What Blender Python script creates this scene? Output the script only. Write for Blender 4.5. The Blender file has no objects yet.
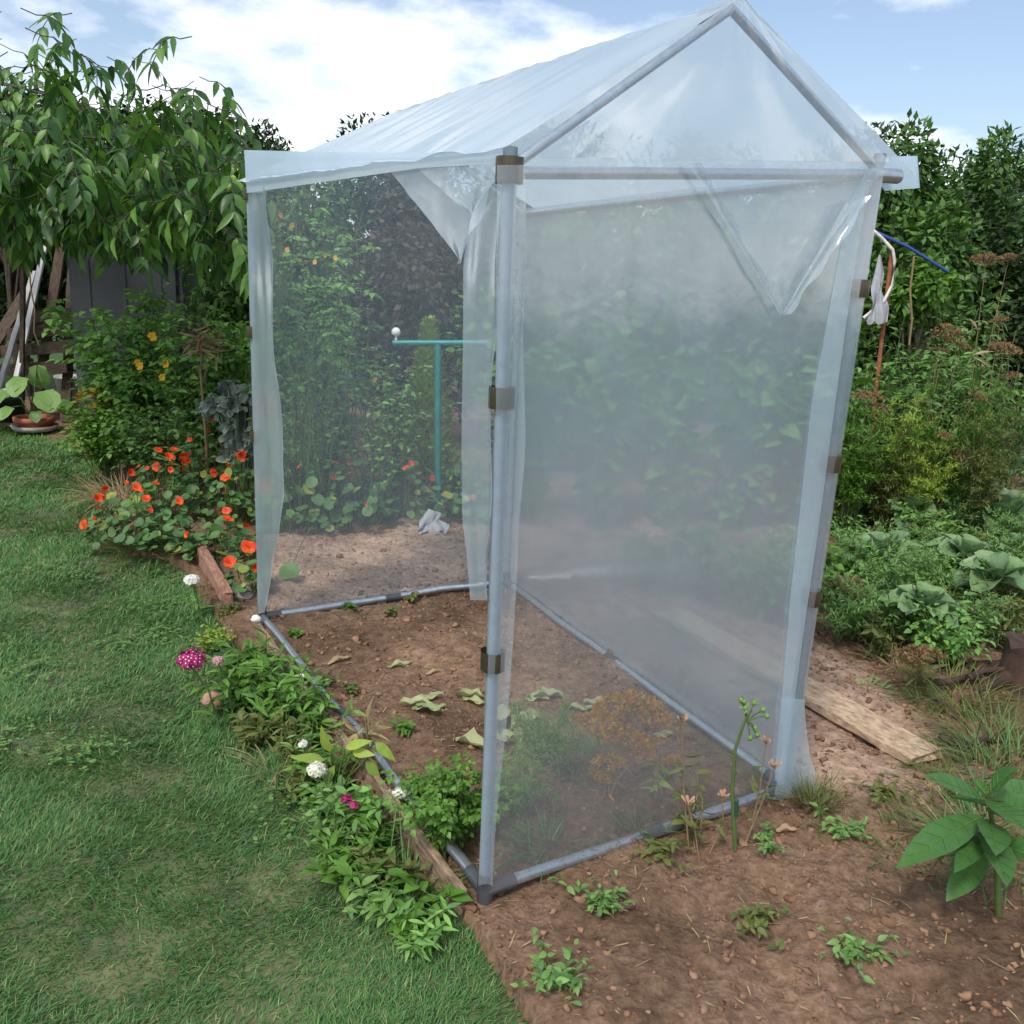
import bpy, math, random
import numpy as np
from mathutils import Vector, Matrix, noise

PI = math.pi
R = math.radians
SC = bpy.context.scene
COL = SC.collection
RNG = np.random.default_rng(7)

# ------------------------------------------------------------------ camera model
F, H = 900.0, 1.6
NAD = np.array([355 - 512, 4020 - 512, F], float)
dn = NAD / np.linalg.norm(NAD)
fwv = np.array([0, 0, 1.0]) - dn * dn[2]
fwv /= np.linalg.norm(fwv)
rt = np.cross(dn, fwv)
W2C = np.array([rt, fwv, -dn])          # rows: world axes seen from the camera
def ray(px, py):
    return W2C @ np.array([px - 512, py - 512, F])
def at(px, py, z=0.0):
    w = ray(px, py); w = w * ((z - H) / w[2]); return np.array([w[0], w[1], z])
def atd(px, py, Y):
    w = ray(px, py); w = w * (Y / w[1]); return np.array([w[0], w[1], H + w[2]])
def onp(px, py, p, n):
    w = ray(px, py); o = np.array([0, 0, H]); k = ((p - o) @ n) / (w @ n); return o + w * k
def nrm(v):
    v = np.asarray(v, float); return v / np.maximum(np.linalg.norm(v, axis=-1, keepdims=True), 1e-9)

# ------------------------------------------------------------------ mesh building
class MB:
    def __init__(s):
        s.v = []; s.f = []; s.m = []; s.n = 0; s.smooth = []
    def add(s, verts, faces, mi=0, smooth=True):
        verts = np.asarray(verts, float).reshape(-1, 3); faces = np.asarray(faces, int)
        s.v.append(verts); s.f.append(faces + s.n); s.m.append(np.full(len(faces), mi)); s.smooth.append(np.full(len(faces), smooth))
        s.n += len(verts)
    def mesh(s, name, mats):
        me = bpy.data.meshes.new(name)
        v = np.concatenate(s.v)
        tot = np.concatenate([np.full(len(f), f.shape[1]) for f in s.f])
        lp = np.concatenate([f.ravel() for f in s.f])
        me.vertices.add(len(v)); me.vertices.foreach_set('co', v.ravel())
        me.loops.add(len(lp)); me.loops.foreach_set('vertex_index', lp)
        me.polygons.add(len(tot))
        st = np.concatenate([[0], np.cumsum(tot)[:-1]])
        me.polygons.foreach_set('loop_start', st); me.polygons.foreach_set('loop_total', tot)
        me.polygons.foreach_set('material_index', np.concatenate(s.m))
        me.polygons.foreach_set('use_smooth', np.concatenate(s.smooth))
        for m in (mats if isinstance(mats, (list, tuple)) else [mats]): me.materials.append(m)
        me.update(calc_edges=True); me.validate()
        return me
    def build(s, name, mats, parent=None, loc=(0, 0, 0)):
        o = bpy.data.objects.new(name, s.mesh(name, mats)); COL.objects.link(o)
        o.location = Vector(loc)
        if parent is not None: o.parent = parent
        return o

def grid_faces(nu, nv, wrap=False):
    i = np.arange(nu - 1)[:, None]; j = np.arange(nv if wrap else nv - 1)[None, :]
    j2 = (j + 1) % nv
    return np.stack(np.broadcast_arrays(i * nv + j, i * nv + j2, (i + 1) * nv + j2, (i + 1) * nv + j), -1).reshape(-1, 4)

def tube(mb, pts, rad, sides=6, mi=0, cap=True):
    pts = np.asarray(pts, float); n = len(pts)
    rad = np.broadcast_to(np.asarray(rad, float), (n,))
    t = np.gradient(pts, axis=0); t = nrm(t)
    ref = np.array([0, 0, 1.0]) if abs(t[0][2]) < .9 else np.array([1.0, 0, 0])
    a = nrm(np.cross(t, ref)); b = np.cross(t, a)
    th = np.arange(sides) * 2 * PI / sides
    v = pts[:, None] + rad[:, None, None] * (np.cos(th)[None, :, None] * a[:, None] + np.sin(th)[None, :, None] * b[:, None])
    mb.add(v, grid_faces(n, sides, True), mi)
    if cap and sides > 3:
        for r_, p in ((v[0][::-1], pts[0]), (v[-1], pts[-1])):
            vv = np.vstack([r_, p[None]])
            mb.add(vv, [[k, (k + 1) % sides, sides] for k in range(sides)], mi, False)

PROF = dict(
    ovate=[(0, .04), (.22, .85), (.45, 1), (.72, .62), (1, .02)],
    lance=[(0, .1), (.25, .8), (.5, 1), (.8, .5), (1, .02)],
    blade=[(0, .8), (.5, 1), (1, .05)],
    small=[(0, .15), (.4, 1), (1, .05)],
    heart=[(0, .3), (.12, .95), (.4, 1), (.75, .55), (1, .02)],
    petal=[(0, .12), (.4, .6), (.75, 1), (.95, .75), (1, .3)],
    broad=[(0, .1), (.1, .3), (.3, .8), (.55, 1), (.8, .85), (1, .25)])
def leaves(mb, base, d, up, L, W, prof='ovate', curl=.25, fold=.25, mi=0, center=True):
    base = np.asarray(base, float).reshape(-1, 3); N = len(base)
    if N == 0: return
    d = nrm(np.broadcast_to(np.asarray(d, float), (N, 3))); up = np.broadcast_to(np.asarray(up, float), (N, 3))
    s = nrm(np.cross(d, up)); up = np.cross(s, d)
    L = np.broadcast_to(np.asarray(L, float), (N,)); W = np.broadcast_to(np.asarray(W, float), (N,))
    curl = np.broadcast_to(np.asarray(curl, float), (N,))
    P = np.array(PROF[prof] if isinstance(prof, str) else prof); t = P[:, 0]; w = P[:, 1]; K = len(t)
    sp = base[:, None] + d[:, None] * (L[:, None] * t)[..., None] - up[:, None] * (L[:, None] * curl[:, None] * t ** 2)[..., None]
    off = s[:, None] * (W[:, None] * .5 * w)[..., None]
    lift = up[:, None] * (W[:, None] * .5 * w * fold)[..., None]
    if center:
        v = np.stack([sp - off + lift, sp, sp + off + lift], 2)     # N,K,3,3
        fs = grid_faces(K, 3); nv = K * 3
    else:
        v = np.stack([sp - off, sp + off], 2); fs = grid_faces(K, 2); nv = K * 2
    f = (np.arange(N) * nv)[:, None, None] + fs[None]
    mb.add(v.reshape(-1, 3), f.reshape(-1, 4), mi)

def rdir(rng, n, zlo=-1, zhi=1):
    z = rng.uniform(zlo, zhi, n); a = rng.uniform(0, 2 * PI, n); r = np.sqrt(np.maximum(0, 1 - z * z))
    return np.stack([r * np.cos(a), r * np.sin(a), z], -1)

def box(mb, c, sz, rot=None, mi=0, bev=.0):
    c = np.asarray(c, float); h = np.asarray(sz, float) / 2
    b = min(bev, h.min() * .9)
    if b <= 0:
        v = np.array([[x, y, z] for x in (-1, 1) for y in (-1, 1) for z in (-1, 1)], float) * h
        f = [[0, 1, 3, 2], [4, 6, 7, 5], [0, 4, 5, 1], [2, 3, 7, 6], [0, 2, 6, 4], [1, 5, 7, 3]]
        if rot is not None: v = v @ np.asarray(rot).T
        mb.add(v + c, f, mi, False); return
    import bmesh
    bm = bmesh.new(); bmesh.ops.create_cube(bm, size=1)
    for q in bm.verts: q.co = Vector((q.co.x * sz[0], q.co.y * sz[1], q.co.z * sz[2]))
    bmesh.ops.bevel(bm, geom=bm.edges[:], offset=b, segments=2, affect='EDGES')
    bmesh.ops.triangulate(bm, faces=bm.faces[:])
    v = np.array([q.co[:] for q in bm.verts]); bm.verts.index_update()
    f = np.array([[q.index for q in fc.verts] for fc in bm.faces]); bm.free()
    if rot is not None: v = v @ np.asarray(rot).T
    mb.add(v + c, f, mi, False)

def frame(x, up=(0, 0, 1)):
    x = nrm(x); y = nrm(np.cross(up, x)); z = np.cross(x, y); return np.stack([x, y, z], 1)

def lathe(mb, prof, n=24, mi=0, c=(0, 0, 0)):
    p = np.array(prof, float); th = np.arange(n) * 2 * PI / n
    v = np.stack([p[:, :1] * np.cos(th), p[:, :1] * np.sin(th), np.repeat(p[:, 1:], n, 1)], -1) + np.asarray(c, float)
    mb.add(v, grid_faces(len(p), n, True)[:, ::-1], mi)

def blob(mb, c, r, rng, mi=0, amp=.2, n=6, m=8):
    ph = np.linspace(0.001, PI - .001, n); th = np.arange(m) * 2 * PI / m
    d = np.stack([np.sin(ph)[:, None] * np.cos(th), np.sin(ph)[:, None] * np.sin(th), np.repeat(np.cos(ph)[:, None], m, 1)], -1)
    k = 1 + amp * rng.normal(0, .6, (n, m))[..., None]; k[0] = k[0, 0]; k[-1] = k[-1, 0]
    v = np.asarray(c) + d * k * np.asarray(r)
    mb.add(v, grid_faces(n, m, True)[:, ::-1], mi)

# ------------------------------------------------------------------ materials
def newmat(name):
    m = bpy.data.materials.new(name); m.use_nodes = True
    nt = m.node_tree; nt.nodes.clear()
    out = nt.nodes.new('ShaderNodeOutputMaterial')
    return m, nt, out
def N(nt, t, **kw):
    n = nt.nodes.new(t)
    for k, v in kw.items():
        if k in n.inputs: n.inputs[k].default_value = v
        else: setattr(n, k, v)
    return n
def ramp(nt, stops, fac=None):
    r = nt.nodes.new('ShaderNodeValToRGB'); e = r.color_ramp.elements
    while len(e) < len(stops): e.new(.5)
    for q, (p, c) in zip(e, stops):
        q.position = p; q.color = (*c, 1) if len(c) == 3 else c
    if fac is not None: nt.links.new(fac, r.inputs[0])
    return r
def obj_coord(nt): return N(nt, 'ShaderNodeTexCoord').outputs['Object']

def leafmat(name, cols, rough=.5, tr=.3, spec=.35, vein=0.0):
    m, nt, out = newmat(name); L = nt.links
    g = N(nt, 'ShaderNodeNewGeometry')
    stops = [(i / max(1, len(cols) - 1), c) for i, c in enumerate(cols)]
    rp = ramp(nt, stops, g.outputs['Random Per Island'])
    no = N(nt, 'ShaderNodeTexNoise', Scale=35.0, Detail=3.0)
    L.new(obj_coord(nt), no.inputs['Vector'])
    mr = N(nt, 'ShaderNodeMapRange'); mr.inputs['To Min'].default_value = .75; mr.inputs['To Max'].default_value = 1.25
    L.new(no.outputs[0], mr.inputs[0])
    mx = N(nt, 'ShaderNodeMix', data_type='RGBA', blend_type='MULTIPLY'); mx.inputs[0].default_value = 1
    L.new(rp.outputs[0], mx.inputs[6]); L.new(mr.outputs[0], mx.inputs[7])
    p = N(nt, 'ShaderNodeBsdfPrincipled', Roughness=rough); p.inputs['Specular IOR Level'].default_value = spec
    L.new(mx.outputs[2], p.inputs['Base Color'])
    t = N(nt, 'ShaderNodeBsdfTranslucent')
    hs = N(nt, 'ShaderNodeHueSaturation', Hue=.485, Saturation=1.1, Value=1.2); L.new(mx.outputs[2], hs.inputs['Color']); L.new(hs.outputs[0], t.inputs[0])
    ms = N(nt, 'ShaderNodeMixShader'); ms.inputs[0].default_value = tr
    L.new(p.outputs[0], ms.inputs[1]); L.new(t.outputs[0], ms.inputs[2]); L.new(ms.outputs[0], out.inputs[0])
    return m

def solid(name, col, rough=.5, metal=0, nscale=20, namp=.25, bump=0, col2=None, stretch=None, spec=.5):
    m, nt, out = newmat(name); L = nt.links
    no = N(nt, 'ShaderNodeTexNoise', Scale=nscale, Detail=6.0, Roughness=.6)
    vec = obj_coord(nt)
    if stretch:
        mp = N(nt, 'ShaderNodeMapping'); mp.inputs['Scale'].default_value = stretch; L.new(vec, mp.inputs[0]); vec = mp.outputs[0]
    L.new(vec, no.inputs['Vector'])
    c = np.array(col); c2 = np.array(col2) if col2 is not None else c
    rp = ramp(nt, [(.3, tuple(c * (1 - namp))), (.7, tuple(np.minimum(1, c2 * (1 + namp))))], no.outputs[0])
    p = N(nt, 'ShaderNodeBsdfPrincipled', Roughness=rough, Metallic=metal); p.inputs['Specular IOR Level'].default_value = spec
    L.new(rp.outputs[0], p.inputs['Base Color'])
    if bump:
        b = N(nt, 'ShaderNodeBump', Strength=bump, Distance=.01); L.new(no.outputs[0], b.inputs['Height']); L.new(b.outputs[0], p.inputs['Normal'])
    L.new(p.outputs[0], out.inputs[0])
    return m

def filmmat(name, cover, gloss=.6, col=(.70, .87, 1.0)):
    m, nt, out = newmat(name); L = nt.links
    co = obj_coord(nt)
    n1 = N(nt, 'ShaderNodeTexNoise', Scale=2.2, Detail=4.0, Roughness=.55); L.new(co, n1.inputs['Vector'])
    n2 = N(nt, 'ShaderNodeTexNoise', Scale=60.0, Detail=3.0, Roughness=.7); L.new(co, n2.inputs['Vector'])
    ad = N(nt, 'ShaderNodeMath', operation='MULTIPLY_ADD'); ad.inputs[1].default_value = .25; L.new(n2.outputs[0], ad.inputs[0]); L.new(n1.outputs[0], ad.inputs[2])
    mr = N(nt, 'ShaderNodeMapRange'); mr.inputs[1].default_value = .35; mr.inputs[2].default_value = .9
    mr.inputs[3].default_value = .8; mr.inputs[4].default_value = 1.2; L.new(ad.outputs[0], mr.inputs[0])
    # path through the sheet grows towards grazing: 1-(1-c)^(1/cos)
    lw = N(nt, 'ShaderNodeLayerWeight', Blend=.5)
    cs = N(nt, 'ShaderNodeMath', operation='SUBTRACT'); cs.inputs[0].default_value = 1.12; L.new(lw.outputs['Facing'], cs.inputs[1])
    iv = N(nt, 'ShaderNodeMath', operation='DIVIDE'); L.new(mr.outputs[0], iv.inputs[0]); L.new(cs.outputs[0], iv.inputs[1])
    pw = N(nt, 'ShaderNodeMath', operation='POWER'); pw.inputs[0].default_value = 1 - cover; L.new(iv.outputs[0], pw.inputs[1])
    fc = N(nt, 'ShaderNodeMath', operation='SUBTRACT'); fc.inputs[0].default_value = 1; L.new(pw.outputs[0], fc.inputs[1])
    d = N(nt, 'ShaderNodeBsdfDiffuse', Color=(*col, 1)); t = N(nt, 'ShaderNodeBsdfTranslucent', Color=(*col, 1))
    dt = N(nt, 'ShaderNodeMixShader'); dt.inputs[0].default_value = .5; L.new(d.outputs[0], dt.inputs[1]); L.new(t.outputs[0], dt.inputs[2])
    tp = N(nt, 'ShaderNodeBsdfTransparent', Color=(.97, .985, 1, 1))
    m1 = N(nt, 'ShaderNodeMixShader'); L.new(fc.outputs[0], m1.inputs[0]); L.new(tp.outputs[0], m1.inputs[1]); L.new(dt.outputs[0], m1.inputs[2])
    gl = N(nt, 'ShaderNodeBsdfGlossy', Roughness=.14)
    n3 = N(nt, 'ShaderNodeTexNoise', Scale=9.0, Detail=5.0, Roughness=.6, Distortion=1.2); L.new(co, n3.inputs['Vector'])
    bs = N(nt, 'ShaderNodeMath', operation='MULTIPLY_ADD'); bs.inputs[1].default_value = .12; L.new(n3.outputs[0], bs.inputs[0]); L.new(n1.outputs[0], bs.inputs[2])
    bp = N(nt, 'ShaderNodeBump', Strength=.12, Distance=.03); L.new(bs.outputs[0], bp.inputs['Height']); L.new(bp.outputs[0], gl.inputs['Normal'])
    f5 = N(nt, 'ShaderNodeMath', operation='POWER'); f5.inputs[1].default_value = 4.0; L.new(lw.outputs['Facing'], f5.inputs[0])
    fm = N(nt, 'ShaderNodeMath', operation='MULTIPLY_ADD'); fm.inputs[1].default_value = gloss; fm.inputs[2].default_value = .07 * gloss; L.new(f5.outputs[0], fm.inputs[0])
    fcl = N(nt, 'ShaderNodeMath', operation='MINIMUM'); fcl.inputs[1].default_value = .5; L.new(fm.outputs[0], fcl.inputs[0])
    m2 = N(nt, 'ShaderNodeMixShader'); L.new(fcl.outputs[0], m2.inputs[0]); L.new(m1.outputs[0], m2.inputs[1]); L.new(gl.outputs[0], m2.inputs[2])
    ns = N(nt, 'ShaderNodeTexNoise', Scale=70.0, Detail=2.0); L.new(co, ns.inputs['Vector'])
    sr = ramp(nt, [(.55, (0, 0, 0)), (.66, (1, 1, 1))], ns.outputs[0])
    sx = N(nt, 'ShaderNodeSeparateXYZ'); L.new(co, sx.inputs[0])
    zm = N(nt, 'ShaderNodeMapRange'); zm.inputs[1].default_value = .0; zm.inputs[2].default_value = .14; zm.inputs[3].default_value = .45; zm.inputs[4].default_value = 0; L.new(sx.outputs['Z'], zm.inputs[0])
    sf = N(nt, 'ShaderNodeMath', operation='MULTIPLY'); L.new(sr.outputs[0], sf.inputs[0]); L.new(zm.outputs[0], sf.inputs[1])
    mud = N(nt, 'ShaderNodeBsdfDiffuse', Color=(.20, .13, .09, 1))
    m3 = N(nt, 'ShaderNodeMixShader'); L.new(sf.outputs[0], m3.inputs[0]); L.new(m2.outputs[0], m3.inputs[1]); L.new(mud.outputs[0], m3.inputs[2])
    L.new(m3.outputs[0], out.inputs[0])
    return m

G = {}
G['grass'] = leafmat('grass_blades', [(0.046, 0.140, 0.036), (0.077, 0.213, 0.053), (0.062, 0.175, 0.063), (0.114, 0.261, 0.070), (0.070, 0.186, 0.048), (0.306, 0.354, 0.139)], .55, .25)
G['walnut'] = leafmat('walnut_leaf', [(0.024, 0.074, 0.019), (0.041, 0.115, 0.024), (0.068, 0.176, 0.034), (0.135, 0.270, 0.047)], .38, .35)
G['dark'] = leafmat('dark_hedge_leaf', [(0.016, 0.036, 0.013), (0.025, 0.057, 0.016), (0.041, 0.089, 0.023)], .55, .15)
G['deep'] = leafmat('deep_green_leaf', [(0.039, 0.088, 0.023), (0.066, 0.145, 0.034), (0.098, 0.208, 0.047), (0.130, 0.250, 0.057)], .5, .25)
G['copper'] = leafmat('copper_leaf', [(0.060, 0.038, 0.030), (0.094, 0.064, 0.047), (0.047, 0.057, 0.034), (0.127, 0.085, 0.064)], .55, .2)
G['tomato'] = leafmat('tomato_leaf', [(0.095, 0.214, 0.051), (0.150, 0.328, 0.068), (0.231, 0.452, 0.105), (0.137, 0.277, 0.092)], .5, .3)
G['bright'] = leafmat('bright_leaf', [(.05, .13, .02), (.09, .21, .03), (.13, .28, .045), (.17, .32, .06)], .5, .35)
G['fresh'] = leafmat('fresh_leaf', [(0.064, 0.162, 0.025), (0.108, 0.243, 0.037), (0.159, 0.324, 0.056)], .45, .3)
G['nast'] = leafmat('nasturtium_leaf', [(0.055, 0.131, 0.037), (0.083, 0.184, 0.062), (0.123, 0.249, 0.075), (0.062, 0.145, 0.062), (0.343, 0.394, 0.075)], .5, .3)
G['cab'] = leafmat('cabbage_leaf', [(0.131, 0.232, 0.116), (0.188, 0.298, 0.164), (0.160, 0.282, 0.109), (0.263, 0.381, 0.205)], .45, .2)
G['kale'] = leafmat('kale_leaf', [(0.192, 0.240, 0.204), (0.300, 0.360, 0.324), (0.132, 0.180, 0.132)], .55, .15)
G['weed'] = leafmat('weed_leaf', [(0.079, 0.176, 0.053), (0.134, 0.268, 0.071), (0.203, 0.351, 0.099), (0.113, 0.227, 0.089)], .5, .25)
G['olive'] = leafmat('olive_weed_leaf', [(0.072, 0.108, 0.030), (0.120, 0.156, 0.042), (0.168, 0.180, 0.048), (0.084, 0.132, 0.042)], .55, .25)
G['dill'] = leafmat('ripe_dill', [(0.498, 0.269, 0.035), (0.548, 0.371, 0.035), (0.479, 0.168, 0.053), (0.359, 0.315, 0.035)], .6, .25)
G['rust'] = leafmat('rusty_seed', [(.20, .12, .06), (.27, .18, .09), (.15, .10, .045), (.16, .15, .05)], .7, .15)
G['hay'] = leafmat('dry_hay', [(.32, .25, .13), (.42, .34, .19), (.22, .15, .08)], .7, .2)
G['yellow'] = leafmat('yellowed_leaf', [(.42, .26, .03), (.50, .30, .03), (.36, .28, .05)], .55, .3)
G['lime'] = leafmat('lime_leaf', [(0.253, 0.391, 0.057), (0.345, 0.460, 0.081), (0.196, 0.322, 0.057)], .5, .35)
G['wilt'] = leafmat('wilted_leaf', [(.22, .30, .12), (.32, .40, .19), (.42, .44, .24), (.18, .25, .10)], .6, .25)
G['big'] = leafmat('broad_leaf', [(.05, .15, .035), (.07, .18, .045), (.06, .17, .05)], .42, .3)
G['stem'] = leafmat('green_stem', [(.07, .12, .03), (.10, .16, .05)], .55, .1)
G['drystem'] = leafmat('dry_stem', [(.28, .21, .11), (.20, .14, .08)], .7, .05)
G['bark'] = solid('bark', (.05, .04, .03), .9, nscale=30, namp=.5, bump=.6)
G['orange'] = leafmat('orange_petal', [(.75, .06, .008), (.80, .09, .010), (.70, .035, .008), (.78, .14, .015)], .5, .3)
G['throat'] = solid('flower_throat', (.45, .01, .004), .5)
G['pinkpetal'] = leafmat('pink_petal', [(.35, .012, .12), (.45, .02, .17), (.28, .01, .09)], .5, .2)
G['palepink'] = leafmat('pale_pink_petal', [(.45, .25, .27), (.55, .38, .36), (.35, .18, .16)], .6, .2)
G['white'] = leafmat('white_petal', [(.75, .75, .68), (.82, .82, .78)], .5, .3)
G['yflower'] = leafmat('yellow_petal', [(.70, .40, .02), (.75, .48, .04)], .5, .3)
G['peach'] = leafmat('peach_seedhead', [(.42, .27, .17), (.52, .36, .24), (.36, .22, .13)], .6, .3)
G['nut'] = leafmat('green_nut', [(.20, .32, .06), (.26, .38, .08)], .45, .05)
G['pipe'] = solid('galvanised_pipe', (.42, .47, .52), .32, .75, 40, .15)
G['post'] = solid('blue_grey_post', (.22, .29, .35), .35, .25, 30, .12)
G['clip'] = solid('olive_clip', (.075, .066, .04), .3, .5, 25, .2)
G['joint'] = solid('grey_joint', (.06, .065, .075), .4)
G['plank'] = solid('weathered_plank', (.27, .185, .115), .9, 0, 22, .3, .7, (.46, .34, .23), (1, 2.2, 2.2))
G['board'] = solid('shade_toned_board', (.045, .033, .024), .85, 0, 9, .4, .5, (.085, .06, .042), (2, 9, 9))  # timber pile wood: the shade over the pile is put into this dark colour
G['redboard'] = solid('red_brown_board', (.22, .10, .07), .85, 0, 9, .3, .4, (.30, .17, .12), (2, 9, 9))
G['shadeboard'] = solid('shade_toned_old_board', (.06, .045, .032), .85, 0, 9, .35, .4, (.10, .075, .055), (2, 9, 9))  # old wood, its colour darkened to stand in for shade on the pile
G['edging'] = solid('edging_board', (.13, .09, .06), .9, 0, 18, .45, .7, (.27, .19, .125), (1, 5, 5))
G['stone'] = solid('stone', (.30, .28, .26), .85, 0, 14, .3, .5)
G['whitestone'] = solid('white_stone', (.72, .70, .66), .7, 0, 20, .1, .3)
G['brick'] = solid('brick_lump', (.38, .20, .16), .85, 0, 14, .3, .5)
G['paint'] = solid('white_paint', (.72, .72, .74), .45, 0, 12, .1)
G['greypaint'] = solid('grey_paint', (.35, .36, .36), .5, 0, 12, .2)
G['barrel'] = solid('slate_plastic', (.055, .065, .08), .5, 0, 6, .15)
G['terra'] = solid('terracotta', (.34, .11, .06), .8, 0, 14, .2, .2)
G['tub'] = solid('dark_green_tub', (.015, .07, .045), .45)
G['teal'] = solid('teal_post', (.01, .20, .19), .4, .1)
G['blue'] = solid('blue_rope', (.02, .05, .25), .6)
G['rope'] = solid('white_cord', (.6, .58, .55), .7)
G['redpost'] = solid('rusty_stake', (.30, .10, .05), .8, .1, 20, .4)
G['cloth'] = solid('pale_cloth', (.30, .32, .35), .8, 0, 14, .2)
G['stump'] = solid('dark_stump', (.045, .025, .018), .9, 0, 20, .5, .7)
FILM = dict(front=filmmat('front_film', .12, 2.3), right=filmmat('side_film', .33, 1.8), far=filmmat('far_film', .17, 1.2), roof=filmmat('roof_film', .62),
            flap=filmmat('flap_film', .24, 1.2), fold=filmmat('fold_film', .09, 1.0), foot=filmmat('foot_film', .35))

def soilmat():
    m, nt, out = newmat('garden_soil'); L = nt.links
    co = obj_coord(nt)
    a = N(nt, 'ShaderNodeTexNoise', Scale=1.9, Detail=6.0); L.new(co, a.inputs['Vector'])
    b = N(nt, 'ShaderNodeTexNoise', Scale=28.0, Detail=8.0, Roughness=.7); L.new(co, b.inputs['Vector'])
    v = N(nt, 'ShaderNodeTexVoronoi', Scale=60.0); L.new(co, v.inputs['Vector'])
    r1 = ramp(nt, [(.3, (.115, .072, .045)), (.5, (.205, .130, .085)), (.72, (.31, .21, .145))], b.outputs[0])
    r2 = ramp(nt, [(.38, (.62, .60, .58)), (.5, (.95, .95, .95)), (.66, (1.25, 1.25, 1.25))], a.outputs[0])
    mx = N(nt, 'ShaderNodeMix', data_type='RGBA', blend_type='MULTIPLY'); mx.inputs[0].default_value = 1
    L.new(r1.outputs[0], mx.inputs[6]); L.new(r2.outputs[0], mx.inputs[7])
    ln = N(nt, 'ShaderNodeVectorMath', operation='LENGTH'); of = N(nt, 'ShaderNodeVectorMath', operation='ADD'); of.inputs[1].default_value = (0, -5, 0)
    L.new(co, of.inputs[0]); L.new(of.outputs[0], ln.inputs[0])
    fm = N(nt, 'ShaderNodeMapRange'); fm.inputs[1].default_value = 8.0; fm.inputs[2].default_value = 9.0; L.new(ln.outputs['Value'], fm.inputs[0])
    mg = N(nt, 'ShaderNodeMix', data_type='RGBA'); mg.inputs[7].default_value = (.045, .09, .03, 1); L.new(fm.outputs[0], mg.inputs[0]); L.new(mx.outputs[2], mg.inputs[6])
    at_ = N(nt, 'ShaderNodeAttribute', attribute_name='dry')
    hs = N(nt, 'ShaderNodeHueSaturation', Saturation=.85, Value=1.8); L.new(mx.outputs[2], hs.inputs['Color'])
    md = N(nt, 'ShaderNodeMix', data_type='RGBA'); L.new(at_.outputs['Fac'], md.inputs[0]); L.new(mx.outputs[2], md.inputs[6]); L.new(hs.outputs[0], md.inputs[7]); L.new(md.outputs[2], mg.inputs[6])
    p = N(nt, 'ShaderNodeBsdfPrincipled', Roughness=.95); p.inputs['Specular IOR Level'].default_value = .15
    L.new(mg.outputs[2], p.inputs['Base Color'])
    bm = N(nt, 'ShaderNodeBump', Strength=.9, Distance=.02); L.new(b.outputs[0], bm.inputs['Height'])
    b2 = N(nt, 'ShaderNodeBump', Strength=.5, Distance=.01); L.new(v.outputs[0], b2.inputs['Height']); L.new(bm.outputs[0], b2.inputs['Normal'])
    L.new(b2.outputs[0], p.inputs['Normal']); L.new(p.outputs[0], out.inputs[0])
    return m
G['soil'] = soilmat()
G['clod'] = leafmat('soil_clod', [(0.127, 0.073, 0.044), (0.207, 0.124, 0.079), (0.299, 0.186, 0.122), (0.161, 0.093, 0.057)], .95, 0, .1)
G['lawnbase'] = solid('lawn_thatch', (.06, .085, .035), .95, 0, 6, .4, .5, (.11, .12, .055))

# ------------------------------------------------------------------ things
def tag(o, label, cat, group=None, kind=None):
    o['label'] = label; o['category'] = cat
    if group: o['group'] = group
    if kind: o['kind'] = kind
    return o
def thing(name, label, cat, loc=(0, 0, 0), group=None):
    o = bpy.data.objects.new(name, None); COL.objects.link(o)
    o.empty_display_size = .1; o.location = Vector(loc)
    return tag(o, label, cat, group)
def dup(root, loc, rz=0, sc=1, label=None, group=None):
    r = root.copy(); COL.objects.link(r); r.location = Vector(loc); r.rotation_euler = (0, 0, rz); r.scale = (sc, sc, sc)
    if label: r['label'] = label
    if group: r['group'] = group
    for ch in list(root.children):
        c = ch.copy(); COL.objects.link(c); c.parent = r
        for g in list(ch.children):
            d = g.copy(); COL.objects.link(d); d.parent = c
    return r
def one(mb, name, mats, label, cat, loc=(0, 0, 0), group=None, kind=None):
    return tag(mb.build(name, mats, None, loc), label, cat, group, kind)

def arc(rng, h, spread, n=6, a=None, bend=1.6):
    a = rng.uniform(0, 2 * PI) if a is None else a
    t = np.linspace(0, 1, n)
    rr = spread * t ** bend; z = h * (t - .12 * t ** 2 * min(1, spread / max(h, .01)))
    wob = np.cumsum(rng.normal(0, .02 * h, (n, 2)), 0); wob[0] = 0
    return np.stack([rr * math.cos(a) + wob[:, 0], rr * math.sin(a) + wob[:, 1], z], -1)
def along(p, t):
    x = np.linspace(0, 1, len(p)); return np.stack([np.interp(t, x, p[:, k]) for k in range(3)], -1)

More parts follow.
